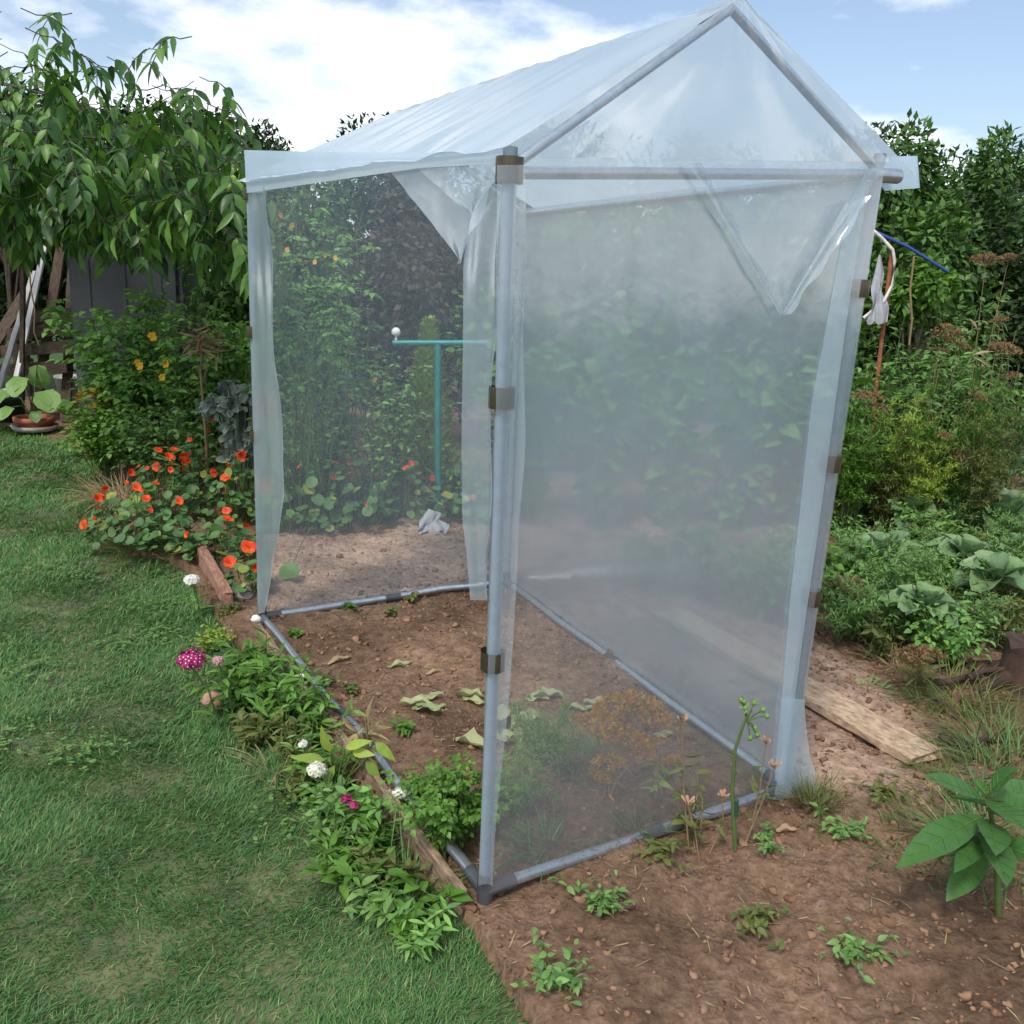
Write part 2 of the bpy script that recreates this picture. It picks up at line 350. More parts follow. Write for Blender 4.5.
def bush(root, rng, h, r, ns, nl, L, W, mat, prof='ovate', comp=0, t0=.15, stem='stem', srad=.006, zl=(-.3, .7), curl=.3):
    """leafy stems rising from one crown of roots"""
    fm, sm = MB(), MB()
    for i in range(ns):
        off = rng.normal(0, .12 * r, 2)
        p = arc(rng, h * rng.uniform(.55, 1.0), r * rng.uniform(.2, 1.0)); p[:, :2] += off
        tube(sm, p, np.linspace(srad, srad * .4, len(p)), 5)
        t = rng.uniform(t0, 1, nl); b = along(p, t); d = rdir(rng, nl, *zl)
        l = L * rng.uniform(.55, 1.15, nl)
        if comp:
            pl = L * rng.uniform(1.2, 2.2, nl)
            tip = b + d * pl[:, None] - np.array([0, 0, 1]) * (pl * .25)[:, None]
            sd = nrm(np.cross(d, [0, 0, 1.0]))
            for k in range(comp):
                q = b + (tip - b) * ((k // 2 + 1) / (comp / 2 + .5)); s = 1 if k % 2 else -1
                dd = nrm(d * .5 + sd * s * (1 if k < comp - 1 else .1)); dd[:, 2] -= .15
                leaves(fm, q, dd, np.array([0, 0, 1.0]) + rng.normal(0, .3, (nl, 3)), l, l * W / L, prof, curl, .25)
        else:
            leaves(fm, b, d, np.array([0, 0, 1.0]) + rng.normal(0, .35, (nl, 3)), l, l * W / L, prof, curl, .25)
    if fm.n: fm.build('foliage', G[mat], root)
    sm.build('stem', G[stem], root)
    return root

def crown(fm, rng, c, rad, n, L, W, lumps=14, prof='small', droop=.2, lump=.38):
    c = np.asarray(c, float); rad = np.asarray(rad, float)
    d = rdir(rng, lumps); lc = c + d * rad * rng.uniform(.35, .8, (lumps, 1))
    k = rng.integers(0, lumps, n); dd = rdir(rng, n)
    lr = lump * rng.uniform(.6, 1.2, lumps)
    pos = lc[k] + dd * rad * (lr[k] * rng.uniform(.25, 1, n) ** .5)[:, None]
    dr = nrm(dd + rng.normal(0, .6, (n, 3)) - np.array([0, 0, droop]))
    l = L * rng.uniform(.6, 1.25, n)
    up = nrm(dd + np.array([0, 0, .8]) + rng.normal(0, .4, (n, 3)))
    leaves(fm, pos, dr, up, l, l * W / L, prof, .2, .2, 0, False)
    return lc

def shrub(name, label, cat, loc, rng, rad, zc, n, L, W, mat, group=None, lumps=16, trunk=.05, prof='small', droop=.2):
    root = thing(name, label, cat, loc, group)
    fm, tm = MB(), MB()
    lc = crown(fm, rng, (0, 0, zc), rad, n, L, W, lumps, prof, droop)
    top = np.array([0, 0, zc * .75])
    tube(tm, [(0, 0, -.1), (.02, 0, zc * .3), top], [trunk, trunk * .8, trunk * .55], 7)
    for p in lc:
        s = top * rng.uniform(.35, 1)
        tube(tm, [s, (s + p) / 2 + rng.normal(0, .05, 3), p], [trunk * .4, trunk * .25, trunk * .08], 5)
    fm.build('crown', G[mat], root); tm.build('trunk', G['bark'], root)
    return root

# flower meshes (shared between copies)
def flower_mesh(name, n, L, W, tilt, mats, throat=.25, prof='petal', rng=RNG):
    mb = MB(); a = np.arange(n) * 2 * PI / n + rng.normal(0, .12, n)
    d = np.stack([np.cos(a), np.sin(a), np.full(n, tilt)], -1)
    leaves(mb, np.zeros((n, 3)), d, np.stack([-np.cos(a) * tilt, -np.sin(a) * tilt, np.ones(n)], -1), L * rng.uniform(.85, 1.1, n), W, prof, .25, .2, 0)
    if throat:
        th = np.arange(9) * 2 * PI / 9; r = L * throat
        v = np.vstack([np.stack([r * np.cos(th), r * np.sin(th), np.full(9, r * tilt + .002)], -1), [[0, 0, 0.004]]])
        mb.add(v, [[k, (k + 1) % 9, 9] for k in range(9)], 1)
    # short green calyx behind
    tube(mb, [(0, 0, .001), (0, 0, -L * .35)], [L * .14, L * .05], 6, 2)
    return mb.mesh(name, mats)
NF = [flower_mesh('flower', 5, .034, .036, .45 + .25 * k, [G['orange'], G['throat'], G['stem']]) for k in range(3)]
def put(mesh, name, parent, p, d, sc=1):
    o = bpy.data.objects.new(name, mesh); COL.objects.link(o); o.parent = parent
    o.location = Vector(p); o.rotation_mode = 'QUATERNION'
    o.rotation_quaternion = Vector(d).to_track_quat('Z', 'Y'); o.scale = (sc, sc, sc)
    return o

def discs(fm, pos, up, r, rng, n=9):
    """round shield leaves"""
    M = len(pos); up = nrm(up); a = nrm(np.cross(up, rdir(rng, M))); b = np.cross(up, a)
    th = np.arange(n) * 2 * PI / n
    wob = 1 + .07 * rng.normal(0, 1, (M, n))
    rim = pos[:, None] + (r[:, None] * wob)[..., None] * (np.cos(th)[None, :, None] * a[:, None] + np.sin(th)[None, :, None] * b[:, None]) + up[:, None] * (r[:, None] * .18 * wob * rng.uniform(.4, 1.4, (M, n)))[..., None]
    mid = pos[:, None] + .5 * (rim - pos[:, None]) - up[:, None] * (r * .03)[:, None, None]
    v = np.concatenate([pos[:, None], mid, rim], 1)
    k = np.arange(n); k2 = (k + 1) % n
    q = np.stack([1 + k, 1 + n + k, 1 + n + k2, 1 + k2], -1); t = np.stack([np.zeros(n, int), 1 + k, 1 + k2], -1)
    base = (np.arange(M) * (2 * n + 1))[:, None, None]
    st = fm.n
    fm.add(v.reshape(-1, 3), (base + q).reshape(-1, 4)); fm.f.append((base + t).reshape(-1, 3) + st)
    fm.m.append(np.zeros(M * n, int)); fm.smooth.append(np.ones(M * n, bool))

TOCAM = lambda loc: nrm(np.array([0, 0, H]) - np.asarray(loc))
def nasturtium(label, loc, rng, rx, ry, h, nl, nf, lr=.028, group='nasturtium plants', fs=1.0):
    root = thing('nasturtium_plant', label, 'nasturtium', loc, group)
    fm, sm = MB(), MB()
    a = rng.uniform(0, 2 * PI, nl); q = np.sqrt(rng.uniform(0, 1, nl))
    pos = np.stack([rx * q * np.cos(a), ry * q * np.sin(a), h * (1 - .75 * q ** 2) * rng.uniform(.25, 1, nl) + .02], -1)
    up = np.stack([.5 * np.cos(a) * q, .5 * np.sin(a) * q - .25, np.ones(nl)], -1) + rng.normal(0, .35, (nl, 3))
    discs(fm, pos, up, lr * rng.uniform(.55, 1.25, nl), rng)
    for p in pos[::2]:
        b = np.array([p[0] * .45, p[1] * .45, 0])
        tube(sm, [b, (b + p) / 2 + rng.normal(0, .02, 3), p], .0022, 4, cap=False)
    fm.build('foliage', G['nast'], root); 
    a = rng.uniform(0, 2 * PI, nf); q = np.sqrt(rng.uniform(0, 1, nf))
    for k in range(nf):
        p = np.array([rx * q[k] * math.cos(a[k]), ry * q[k] * math.sin(a[k]), h * (1 - .7 * q[k] ** 2) * rng.uniform(.8, 1.15) + .04])
        tube(sm, [(p[0] * .6, p[1] * .6, .02), p - np.array([0, 0, .06]), p - np.array([0, 0, .01])], .002, 4, cap=False)
        put(NF[k % 3], 'flower', root, p, nrm(TOCAM(loc) + rng.normal(0, .7, 3) + np.array([0, 0, .3])), fs * rng.uniform(.55, 1.2))
    sm.build('stem', G['stem'], root)
    return root

def feather(root, rng, h, r, ns, nl, mat='bright', stem='stem', lw=.0045, ll=.022, per=26):
    fm, sm = MB(), MB()
    for i in range(ns):
        p = arc(rng, h * rng.uniform(.5, 1), r * rng.uniform(.3, 1)); tube(sm, p, np.linspace(.003, .0012, len(p)), 4, cap=False)
        for j in range(nl):
            t = rng.uniform(.35, 1); b = along(p, np.array([t]))[0]; d = rdir(rng, 1, -.1, .7)[0]; l = rng.uniform(.05, .12)
            tt = rng.uniform(0, 1, per); q = b + d * (l * tt)[:, None] + rng.normal(0, .006, (per, 3))
            dd = nrm(d + rng.normal(0, .8, (per, 3)))
            leaves(fm, q, dd, [0, 0, 1.0] + rng.normal(0, .4, (per, 3)), ll * rng.uniform(.6, 1.2, per), lw, 'small', .2, 0, 0, False)
    fm.build('foliage', G[mat], root); sm.build('stem', G[stem], root)
    return root

def umbel_mesh(rng, r, nr, mat, ns=14, sz=.007, dome=.45):
    """flat-topped seed head: rays, each ending in a small ray cluster"""
    mb = MB()
    for i in range(nr):
        q = math.sqrt((i + .5) / nr); a = i * 2.4 + rng.normal(0, .2)
        e = np.array([r * q * math.cos(a), r * q * math.sin(a), r * (dome + .35 * (1 - q * q))])
        tube(mb, [(0, 0, 0), e * .5 + [0, 0, .05 * r], e], .0009, 3, 1, False)
        d = rdir(rng, ns, .0, 1); b = e + d * r * .24
        leaves(mb, b - d * sz, d, rdir(rng, ns), sz * 2 * rng.uniform(.7, 1.3, ns), sz * 1.3, 'small', .1, .2, 0, False)
    return mb.mesh('seed_head', [G[mat], G['drystem']])

def tuft(root, rng, n, h, r, mat, w=.005, lean=.6, name='foliage'):
    mb = MB(); a = rng.uniform(0, 2 * PI, n); q = np.sqrt(rng.uniform(0, 1, n)) * r
    b = np.stack([q * np.cos(a), q * np.sin(a), np.zeros(n)], -1)
    d = nrm(np.stack([np.cos(a) * lean, np.sin(a) * lean, np.ones(n)], -1) + rng.normal(0, .35, (n, 3)))
    leaves(mb, b, d, [0, 0, 1.0] + rng.normal(0, .1, (n, 3)), h * rng.uniform(.5, 1.1, n), w, [(0, .8), (.35, 1), (.7, .8), (1, .05)], rng.uniform(.1, .8, n), .3)
    return mb.build(name, G[mat], root)

def cabbage_mesh(rng, r, n=13):
    mb = MB(); nu, nv = 7, 7
    for i in range(n):
        k = i / n; a = i * 2.4 + rng.normal(0, .15); L = r * (1.0 - .45 * k) * rng.uniform(.85, 1.1); W = L * rng.uniform(.75, .95)
        el = .15 + 1.15 * k + rng.normal(0, .08)
        u = np.linspace(0, 1, nu)[:, None]; v = np.linspace(-1, 1, nv)[None, :]
        w = np.interp(u, [0, .12, .35, .65, .9, 1], [.12, .3, .85, 1, .7, .35])
        y = v * w * W / 2
        x = L * u * np.ones_like(v); z = (.35 * W * (v * w) ** 2) - L * .35 * u ** 2.2 * (1 - .6 * k) + rng.normal(0, .012, (nu, nv)) * r * 2 * np.abs(v) + .03 * r * np.sin(9 * u + 5 * v + i) * np.abs(v)
        ce, se = math.cos(el), math.sin(el)
        X = x * ce - z * se; Z = x * se + z * ce + .03 + .03 * k
        P = np.stack([X * math.cos(a) - y * math.sin(a), X * math.sin(a) + y * math.cos(a), Z], -1)
        mb.add(P.reshape(-1, 3), grid_faces(nu, nv))
    return mb

# ------------------------------------------------------------------ world, sun, camera
SUN_EL, SUN_AZ = R(52), R(205)
w = bpy.data.worlds.new('World'); SC.world = w; w.use_nodes = True
nt = w.node_tree; nt.nodes.clear()
sky = N(nt, 'ShaderNodeTexSky', sky_type='NISHITA'); sky.sun_disc = False; sky.sun_elevation = SUN_EL; sky.sun_rotation = SUN_AZ
sky.dust_density = 2.0
tc = N(nt, 'ShaderNodeTexCoord')
mp = N(nt, 'ShaderNodeMapping'); mp.inputs['Scale'].default_value = (1.2, 1.2, 3.0)
nt.links.new(tc.outputs['Generated'], mp.inputs[0])
cn = N(nt, 'ShaderNodeTexNoise', Scale=2.4, Detail=7.0, Roughness=.55); nt.links.new(mp.outputs[0], cn.inputs['Vector'])
cf = ramp(nt, [(.45, (0.06,) * 3), (.60, (1, 1, 1))], cn.outputs[0])
cc = ramp(nt, [(.45, (7.8, 7.9, 8.2)), (.75, (10.6, 10.6, 10.7))], cn.outputs[0])
mx = N(nt, 'ShaderNodeMix', data_type='RGBA'); nt.links.new(cf.outputs[0], mx.inputs[0]); nt.links.new(sky.outputs[0], mx.inputs[6]); nt.links.new(cc.outputs[0], mx.inputs[7])
bg = N(nt, 'ShaderNodeBackground', Strength=.1); nt.links.new(mx.outputs[2], bg.inputs[0])
wo = N(nt, 'ShaderNodeOutputWorld'); nt.links.new(bg.outputs[0], wo.inputs[0])
sd = bpy.data.lights.new('sun', 'SUN'); sd.energy = 1.5; sd.angle = R(10); sd.color = (1, .94, .84)
so = bpy.data.objects.new('sun', sd); COL.objects.link(so)
sdir = Vector((math.sin(SUN_AZ) * math.cos(SUN_EL), math.cos(SUN_AZ) * math.cos(SUN_EL), math.sin(SUN_EL)))
so.rotation_euler = sdir.to_track_quat('Z', 'Y').to_euler()
cd = bpy.data.cameras.new('camera'); cam = bpy.data.objects.new('camera', cd); COL.objects.link(cam)
cd.sensor_width = 36; cd.lens = F / 1024 * 36; cd.clip_end = 500; cd.clip_start = .05
M = Matrix.Identity(4)
for k in range(3):
    M[k][0] = W2C[k][0]; M[k][1] = -W2C[k][1]; M[k][2] = -W2C[k][2]
M[2][3] = H
cam.matrix_world = M
SC.camera = cam
SC.view_settings.view_transform = 'Standard'; SC.view_settings.look = 'None'
SC.view_settings.exposure = 0.85; SC.view_settings.gamma = 1
cy = SC.cycles; cy.max_bounces = 8; cy.transparent_max_bounces = 24; cy.diffuse_bounces = 3; cy.glossy_bounces = 3
cy.use_denoising = True; cy.sample_clamp_indirect = 4; cy.caustics_reflective = False; cy.caustics_refractive = False
try: cy.denoiser = 'OPENIMAGEDENOISE'
except Exception: pass

# ------------------------------------------------------------------ ground and lawn
LZ = -.06
lp = [(575, 1100), (468, 930), (425, 880), (392, 835), (325, 755), (290, 705), (262, 670), (240, 650), (224, 630), (203, 600), (190, 575), (165, 562), (110, 552), (125, 505), (108, 462), (80, 436), (0, 424), (-200, 420), (-700, 560), (-700, 1100)]
LAWN = np.array([at(x, y, LZ)[:2] for x, y in lp])
def inside(P, poly):
    x, y = P[:, 0], P[:, 1]; c = np.zeros(len(P), bool); j = len(poly) - 1
    for i in range(len(poly)):
        xi, yi = poly[i]; xj, yj = poly[j]
        with np.errstate(divide='ignore', invalid='ignore'):
            c ^= ((yi > y) != (yj > y)) & (x < (xj - xi) * (y - yi) / (yj - yi) + xi)
        j = i
    return c
def axis(lo, hi, fine, step):
    a = np.arange(fine[0], fine[1], step)
    l = fine[0] - np.geomspace(step * 2, fine[0] - lo, 22); h = fine[1] + np.geomspace(step * 2, hi - fine[1], 22)
    return np.concatenate([l[::-1], a, h])
gx = axis(-120, 120, (-2.0, 3.2), .018); gy = axis(-60, 160, (1.3, 6.2), .018)
X, Y = np.meshgrid(gx, gy, indexing='ij'); P = np.stack([X.ravel(), Y.ravel()], -1)
lm = inside(P, LAWN)
z = np.zeros(len(P)); near = (P[:, 0] > -6) & (P[:, 0] < 6) & (P[:, 1] > 0) & (P[:, 1] < 11)
for i in np.nonzero(near & ~lm)[0]:
    x, y = P[i]
    z[i] = .045 * noise.noise((x * 2.1, y * 2.1, 0)) + .022 * noise.noise((x * 8, y * 8, 3)) + .014 * noise.noise((x * 22, y * 22, 5)) + .006 * noise.noise((x * 50, y * 50, 9))
z[lm] = LZ - .03
gm = MB(); gm.add(np.column_stack([P, z]), grid_faces(len(gx), len(gy))[:, ::-1])
g = gm.build('ground', G['soil']); g['kind'] = 'structure'
path_ = np.array([at(x, y)[:2] for x, y in ((262, 618), (506, 582), (640, 690), (790, 790), (1010, 800), (860, 660), (640, 575), (700, 515), (500, 512), (270, 530))])
jit = np.array([[.09 * noise.noise((x * 3, y * 3, 11)), .09 * noise.noise((x * 3, y * 3, 17))] for x, y in P[near]])
dry = np.zeros(len(P)); dry[near] = inside(P[near] + jit, path_) * .95
k3 = dry.reshape(len(gx), len(gy))
for _ in range(4): k3 = (k3 + np.roll(k3, 2, 0) + np.roll(k3, -2, 0) + np.roll(k3, 2, 1) + np.roll(k3, -2, 1)) / 5
ga = g.data.attributes.new('dry', 'FLOAT', 'POINT'); ga.data.foreach_set('value', k3.ravel())
def gz(x, y): return .045 * noise.noise((x * 2.1, y * 2.1, 0)) + .022 * noise.noise((x * 8, y * 8, 3))
def on(px, py):
    p = at(px, py); p[2] = gz(p[0], p[1]); return p
import bmesh
bm = bmesh.new(); bm.faces.new([bm.verts.new((x, y, LZ)) for x, y in LAWN]); bmesh.ops.triangulate(bm, faces=bm.faces[:])
me = bpy.data.meshes.new('lawn'); bm.to_mesh(me); bm.free(); me.materials.append(G['lawnbase'])
lo = bpy.data.objects.new('lawn', me); COL.objects.link(lo); lo['kind'] = 'structure'

# grass blades: uneven density, mown short
def grass():
    rng = np.random.default_rng(3); mb = MB()
    for (y0, y1, dens, h, w) in ((1.3, 2.8, 42000, .033, .0024), (2.8, 4.5, 24000, .036, .0034), (4.5, 6.8, 11000, .042, .005), (6.8, 10.5, 5500, .048, .008)):
        x0, x1 = -.62 * y1 - .4, 0.2
        n = int((x1 - x0) * (y1 - y0) * dens)
        p = np.stack([rng.uniform(x0, x1, n), rng.uniform(y0, y1, n)], -1)
        p = p[p[:, 0] > -.60 * p[:, 1] - .4]; p = p[inside(p, LAWN)]
        dn_ = np.array([noise.noise((a * 3, b * 3, 1)) + .6 * noise.noise((a * 11, b * 11, 4)) for a, b in p])
        keep = rng.uniform(0, 1, len(p)) < .62 + .55 * dn_; p = p[keep]; dn_ = dn_[keep]
        n = len(p)
        sw = np.array([noise.noise((a * 1.7, b * 1.7, 7)) * 4 for a, b in p])
        a = sw + rng.normal(0, 1.1, n)
        lean = rng.uniform(.3, 1.5, n)
        d = nrm(np.stack([np.cos(a) * lean, np.sin(a) * lean, np.ones(n)], -1))
        hh = h * rng.uniform(.5, 1.15, n) * (1 + .35 * dn_)
        leaves(mb, np.column_stack([p, np.full(n, LZ)]), d, np.array([0, 0, 1.0]) + rng.normal(0, .15, (n, 3)), hh, w, 'blade', rng.uniform(.1, .6, n), 0, 0, False)
    return one(mb, 'grass', G['grass'], 'short mown lawn grass with a few straw coloured patches', 'grass', kind='stuff')
grass()

# loose clods, straw and crumbs on the bare soil
def litter():
    rng = np.random.default_rng(11); cm, sm = MB(), MB()
    area = np.array([at(x, y)[:2] for x, y in [(262, 625), (510, 575), (600, 520), (1000, 640), (1060, 1024), (560, 1024), (440, 900)]])
    area2 = np.array([at(x, y)[:2] for x, y in [(262, 622), (280, 525), (700, 500), (780, 640), (500, 600)]])
    for ar, n, k in ((area, 11000, .75), (area2, 3000, .9)):
        lo_, hi_ = ar.min(0), ar.max(0); p = rng.uniform(lo_, hi_, (n, 2)); p = p[inside(p, ar) & ~inside(p, LAWN)]
        zz = np.array([.045 * noise.noise((x * 2.1, y * 2.1, 0)) + .022 * noise.noise((x * 8, y * 8, 3)) + .014 * noise.noise((x * 22, y * 22, 5)) for x, y in p])
        for (x, y), z_ in zip(p, zz):
            r_ = rng.gamma(1.6, .0032) * k + .002
            blob(cm, (x, y, z_ + r_ * .2), (r_, r_ * rng.uniform(.7, 1.2), r_ * .7), rng, 0, .6, 5, 6)
        n = 1900; p = rng.uniform(lo_, hi_, (n, 2)); p = p[inside(p, ar) & ~inside(p, LAWN)]; n = len(p)
        zz = np.array([.045 * noise.noise((x * 2.1, y * 2.1, 0)) + .022 * noise.noise((x * 8, y * 8, 3)) + .014 * noise.noise((x * 22, y * 22, 5)) for x, y in p])
        a = rng.uniform(0, 2 * PI, n)
        d = np.stack([np.cos(a), np.sin(a), rng.normal(0, .12, n)], -1)
        leaves(sm, np.column_stack([p, zz + .006]), d, np.array([0, 0, 1.0]) + rng.normal(0, .2, (n, 3)), rng.gamma(2, .014, n) + .008, rng.uniform(.0015, .005, n), 'blade', rng.uniform(-.15, .2, n), .3)
    one(cm, 'soil_clods', G['clod'], 'crumbly brown clods scattered over the bare soil', 'soil', kind='stuff')
    one(sm, 'straw_litter', G['hay'], 'pale straw and dry leaf bits littering the soil bed', 'litter', kind='stuff')
litter()

# ------------------------------------------------------------------ the greenhouse
PB = dict(a=at(485, 895), b=at(262, 620), c=at(785, 792), d=at(506, 584))
def topof(px, py, base, z=None):
    w_ = ray(px, py); k = base[1] / w_[1]; q = np.array([w_[0] * k, base[1], H + w_[2] * k]); return q
PT = dict(a=topof(510, 158, PB['a']), b=topof(250, 184, PB['b']), c=topof(879, 163, PB['c']))
for k in PT:
    PT[k][1] = PB[k][1]
PT['d'] = PB['d'] + np.array([.0, 0, 1.95])
gh = thing('greenhouse', 'small film covered greenhouse on grey tube posts with its near left side open', 'greenhouse', (.0, 3.3, 0))
GO = np.array([.0, 3.3, 0])
def gpart(mb, name, mat, parent=None): 
    o = mb.build(name, mat, gh if parent is None else parent)
    if parent is None: o.location = Vector(-GO)
    return o
clips = dict(a=[(170, .055), (398, .05), (660, .05)], b=[(194, .05), (332, .05), (436, .05)], c=[(289, .05), (463, .05), (597, .05)], d=[])
for k in 'abcd':
    mb = MB(); p0, p1 = PB[k] - [0, 0, .12], PT[k] + (PT[k] - PB[k]) * .012
    t = np.linspace(0, 1, 9)[:, None]; pts = p0 + (p1 - p0) * t
    if k == 'c': pts[:, 0] -= .012 * np.sin(t[:, 0] * PI)
    tube(mb, pts, .0165, 16)
    po = gpart(mb, 'post', G['post'])
    nL = nrm(PT[k] - PB[k])
    for (py, h) in clips[k]:
        # find the height on the post whose image row is py
        best = min(np.linspace(0, 1, 800), key=lambda s: abs((lambda q: 512 + F * q[1] / q[2])(W2C.T @ (PB[k] + (PT[k] - PB[k]) * s - [0, 0, H])) - py))
        c = along(pts, np.array([(best * np.linalg.norm(PT[k] - PB[k]) + .12) / np.linalg.norm(p1 - p0)]))[0]
        cm = MB(); th = np.linspace(R(-150), R(150), 22) + math.atan2(-c[1], -c[0])
        ro, ri = .031, .028
        prof = np.concatenate([np.stack([ro * np.cos(th), ro * np.sin(th)], -1), np.stack([ri * np.cos(th[::-1]), ri * np.sin(th[::-1])], -1)])
        zs = np.array([-h / 2, -h / 2 + .003, h / 2 - .003, h / 2])
        sc_ = np.array([.985, 1, 1, .985])
        v = np.stack([np.concatenate([prof * s, np.full((len(prof), 1), z_)], 1) for z_, s in zip(zs, sc_)])
        v = v @ np.eye(3) + v[..., 2:3] * np.array([nL[0], nL[1], 0])
        cm.add(v.reshape(-1, 3) + c, grid_faces(4, len(prof), True), 0, True)
        # lip folded out at the opening
        o = cm.build('clip', G['clip'], po)
def rail(p, q, name, r=.013, sag=0, mat='pipe', n=8, wob=.0, seed=0):
    rr = np.random.default_rng(seed); mb = MB(); t = np.linspace(0, 1, n)
    pts = np.asarray(p) + (np.asarray(q) - np.asarray(p)) * t[:, None]; pts[:, 2] -= sag * 4 * t * (1 - t)
    if wob: pts[1:-1] += rr.normal(0, wob, (n - 2, 3))
    tube(mb, pts, r, 12); return gpart(mb, name, G[mat])
up = np.array([0, 0, 1.0])
base_pairs = [('a', 'c', .018), ('c', 'd', .015), ('d', 'b', .018), ('b', 'a', .02)]
for i, (p, q, zz) in enumerate(base_pairs):
    o = rail(PB[p] + up * zz, PB[q] + up * zz, 'base_rail', .0165, wob=.004, seed=i)
    mid = (PB[p] + PB[q]) / 2 + up * zz; dd = nrm(PB[q] - PB[p]); jm = MB()
    tube(jm, [mid - dd * .04, mid + dd * .04], .0195, 12); jm.build('joint', G['joint'], o)
for k in 'abcd':
    jm = MB(); tube(jm, [PB[k] - up * .03, PB[k] + up * .07], .022, 12)
    for p, q, zz in base_pairs:
        if k in (p, q):
            o_ = q if k == p else p; dd = nrm(PB[o_] - PB[k]); tube(jm, [PB[k] + up * .016, PB[k] + up * .016 + dd * .09], .0205, 12)
    gpart(jm, 'corner_joint', G['joint'])
rf = (PT['a'] + PT['c']) / 2 + up * .36; rb = (PT['b'] + PT['d']) / 2 + up * .36
for p, q, dz in (('a', 'c', .03), ('c', 'd', .03), ('b', 'a', -.012)): rail(PT[p] - up * dz, PT[q] - up * dz, 'top_rail', .014)
for k, e in (('a', rf), ('c', rf), ('b', rb), ('d', rb)): rail(PT[k] - up * .02, e - up * .02, 'rafter', .012)
rail(rf - up * .02, rb - up * .02, 'ridge_rail', .012)

def sheet(c00, c10, c11, c01, nu, nv, amp, seed, name, mat, wrap=None):
    """film between four corners, puckered a little"""
    u = np.linspace(0, 1, nu)[:, None, None]; v = np.linspace(0, 1, nv)[None, :, None]
    Pp = c00 * (1 - u) * (1 - v) + c10 * u * (1 - v) + c11 * u * v + c01 * (1 - u) * v
    n = nrm(np.cross(c10 - c00, c01 - c00))
    UU, VV = u[..., 0] * np.linalg.norm(c10 - c00) + 0 * v[..., 0], v[..., 0] * np.linalg.norm(c01 - c00) + 0 * u[..., 0]
    d = np.array([[noise.noise((a * 5 + seed, b * 1.6, seed)) + .5 * noise.noise((a * 14, b * 4, seed + 3)) for a, b in zip(ra, rb_)] for ra, rb_ in zip(UU, VV)])
    Pp = Pp + n * (amp * d)[..., None]
    mb = MB(); mb.add(Pp.reshape(-1, 3), grid_faces(nu, nv)); return gpart(mb, name, FILM[mat])
ctr = (PB['a'] + PB['c'] + PB['b'] + PB['d']) / 4
def outw(p, q): 
    e = PB[q] - PB[p]; n = nrm(np.array([e[1], -e[0], 0])); return n if n @ (PB[p] - ctr) > 0 else -n
oa = outw('a', 'c') * .022; oc = outw('c', 'd') * .022; ob = outw('d', 'b') * .022; ol = outw('b', 'a') * .022
sheet(PB['a'] + oa + up * .02, PB['c'] + oa + up * .01, PT['c'] + oa, PT['a'] + oa, 60, 80, .0035, 1, 'film_front', 'front')
sheet(PB['c'] + oc + up * .02, PB['d'] + oc + up * .02, PT['d'] + oc, PT['c'] + oc, 60, 60, .004, 2, 'film_side', 'right')
sheet(PB['d'] + ob + up * .02, PB['b'] + ob + up * .02, PT['b'] + ob, PT['d'] + ob, 50, 60, .004, 3, 'film_end', 'far')
# roof film: left slope, right slope with eaves, and the two gable triangles
el = PT['a'] - PT['b']; uo = nrm(PT['c'] - PT['a']); fo = -nrm(PT['b'] - PT['a'])
La0, Lb0 = PT['a'] - uo * .03 - up * .0 + fo * .03, PT['b'] - uo * .05 - up * .02 - fo * .04
sheet(La0 + up * .02, Lb0 + up * .03, rb - fo * .04, rf + fo * .03, 50, 24, .012, 4, 'roof_film', 'roof')
Rc0, Rd0 = PT['c'] + uo * .13 - up * .035 + fo * .03, PT['d'] + uo * .13 - up * .02 - fo * .04
sheet(rf + fo * .03 + up * .003, rb - fo * .04 + up * .003, Rd0, Rc0, 50, 24, .012, 5, 'roof_film', 'roof')
sheet(PT['a'] + oa + fo * .012, PT['c'] + oa + fo * .012, rf + oa + uo * .004 + fo * .012, rf + oa + fo * .012 - uo * .004, 24, 16, .008, 6, 'gable_film', 'front')
sheet(PT['b'] + ob, PT['d'] + ob, rb + ob + uo * .004, rb + ob - uo * .004, 24, 16, .008, 7, 'gable_film', 'far')

def poly_film(pix, p, n, off, name, mat, amp=.006, seed=0, res=14):
    """a loose piece of film: outline given as two rails of points, lofted, in the plane (p, n)"""
    A, B = pix
    a = np.array([onp(x, y, p + n * off, n) for x, y in A]); b = np.array([onp(x, y, p + n * off, n) for x, y in B])
    t = np.linspace(0, 1, res * 2); a = along(a, t); b = along(b, t); s = np.linspace(0, 1, res)[None, :, None]
    Pp = a[:, None] * (1 - s) + b[:, None] * s
    d = np.array([[noise.noise((q[0] * 12 + seed, q[1] * 12, q[2] * 3)) + .12 * math.sin(k * .8 + seed) for k, q in enumerate(row)] for row in Pp])
    sag = np.array([[noise.noise((q[0] * 5 + seed * 3, q[1] * 5, q[2] * 2.2)) for q in row] for row in Pp])
    Pp = Pp + n * (amp * d + .012 * sag * (s[..., 0] if mat == 'flap' else (1 if amp > .005 else 0)))[..., None]
    curl_ = np.clip((s[..., 0] - .8) / .2, 0, 1) ** 2 if mat == 'flap' else 0 * s[..., 0]
    Pp = Pp + n * (.012 * curl_ * (1 + .6 * np.sin(np.arange(res * 2) * .7 + seed))[:, None])[..., None]
    mb = MB(); mb.add(Pp.reshape(-1, 3), grid_faces(res * 2, res)); return gpart(mb, name, FILM[mat])
nl_ = nrm(ol); nf_ = nrm(oa)
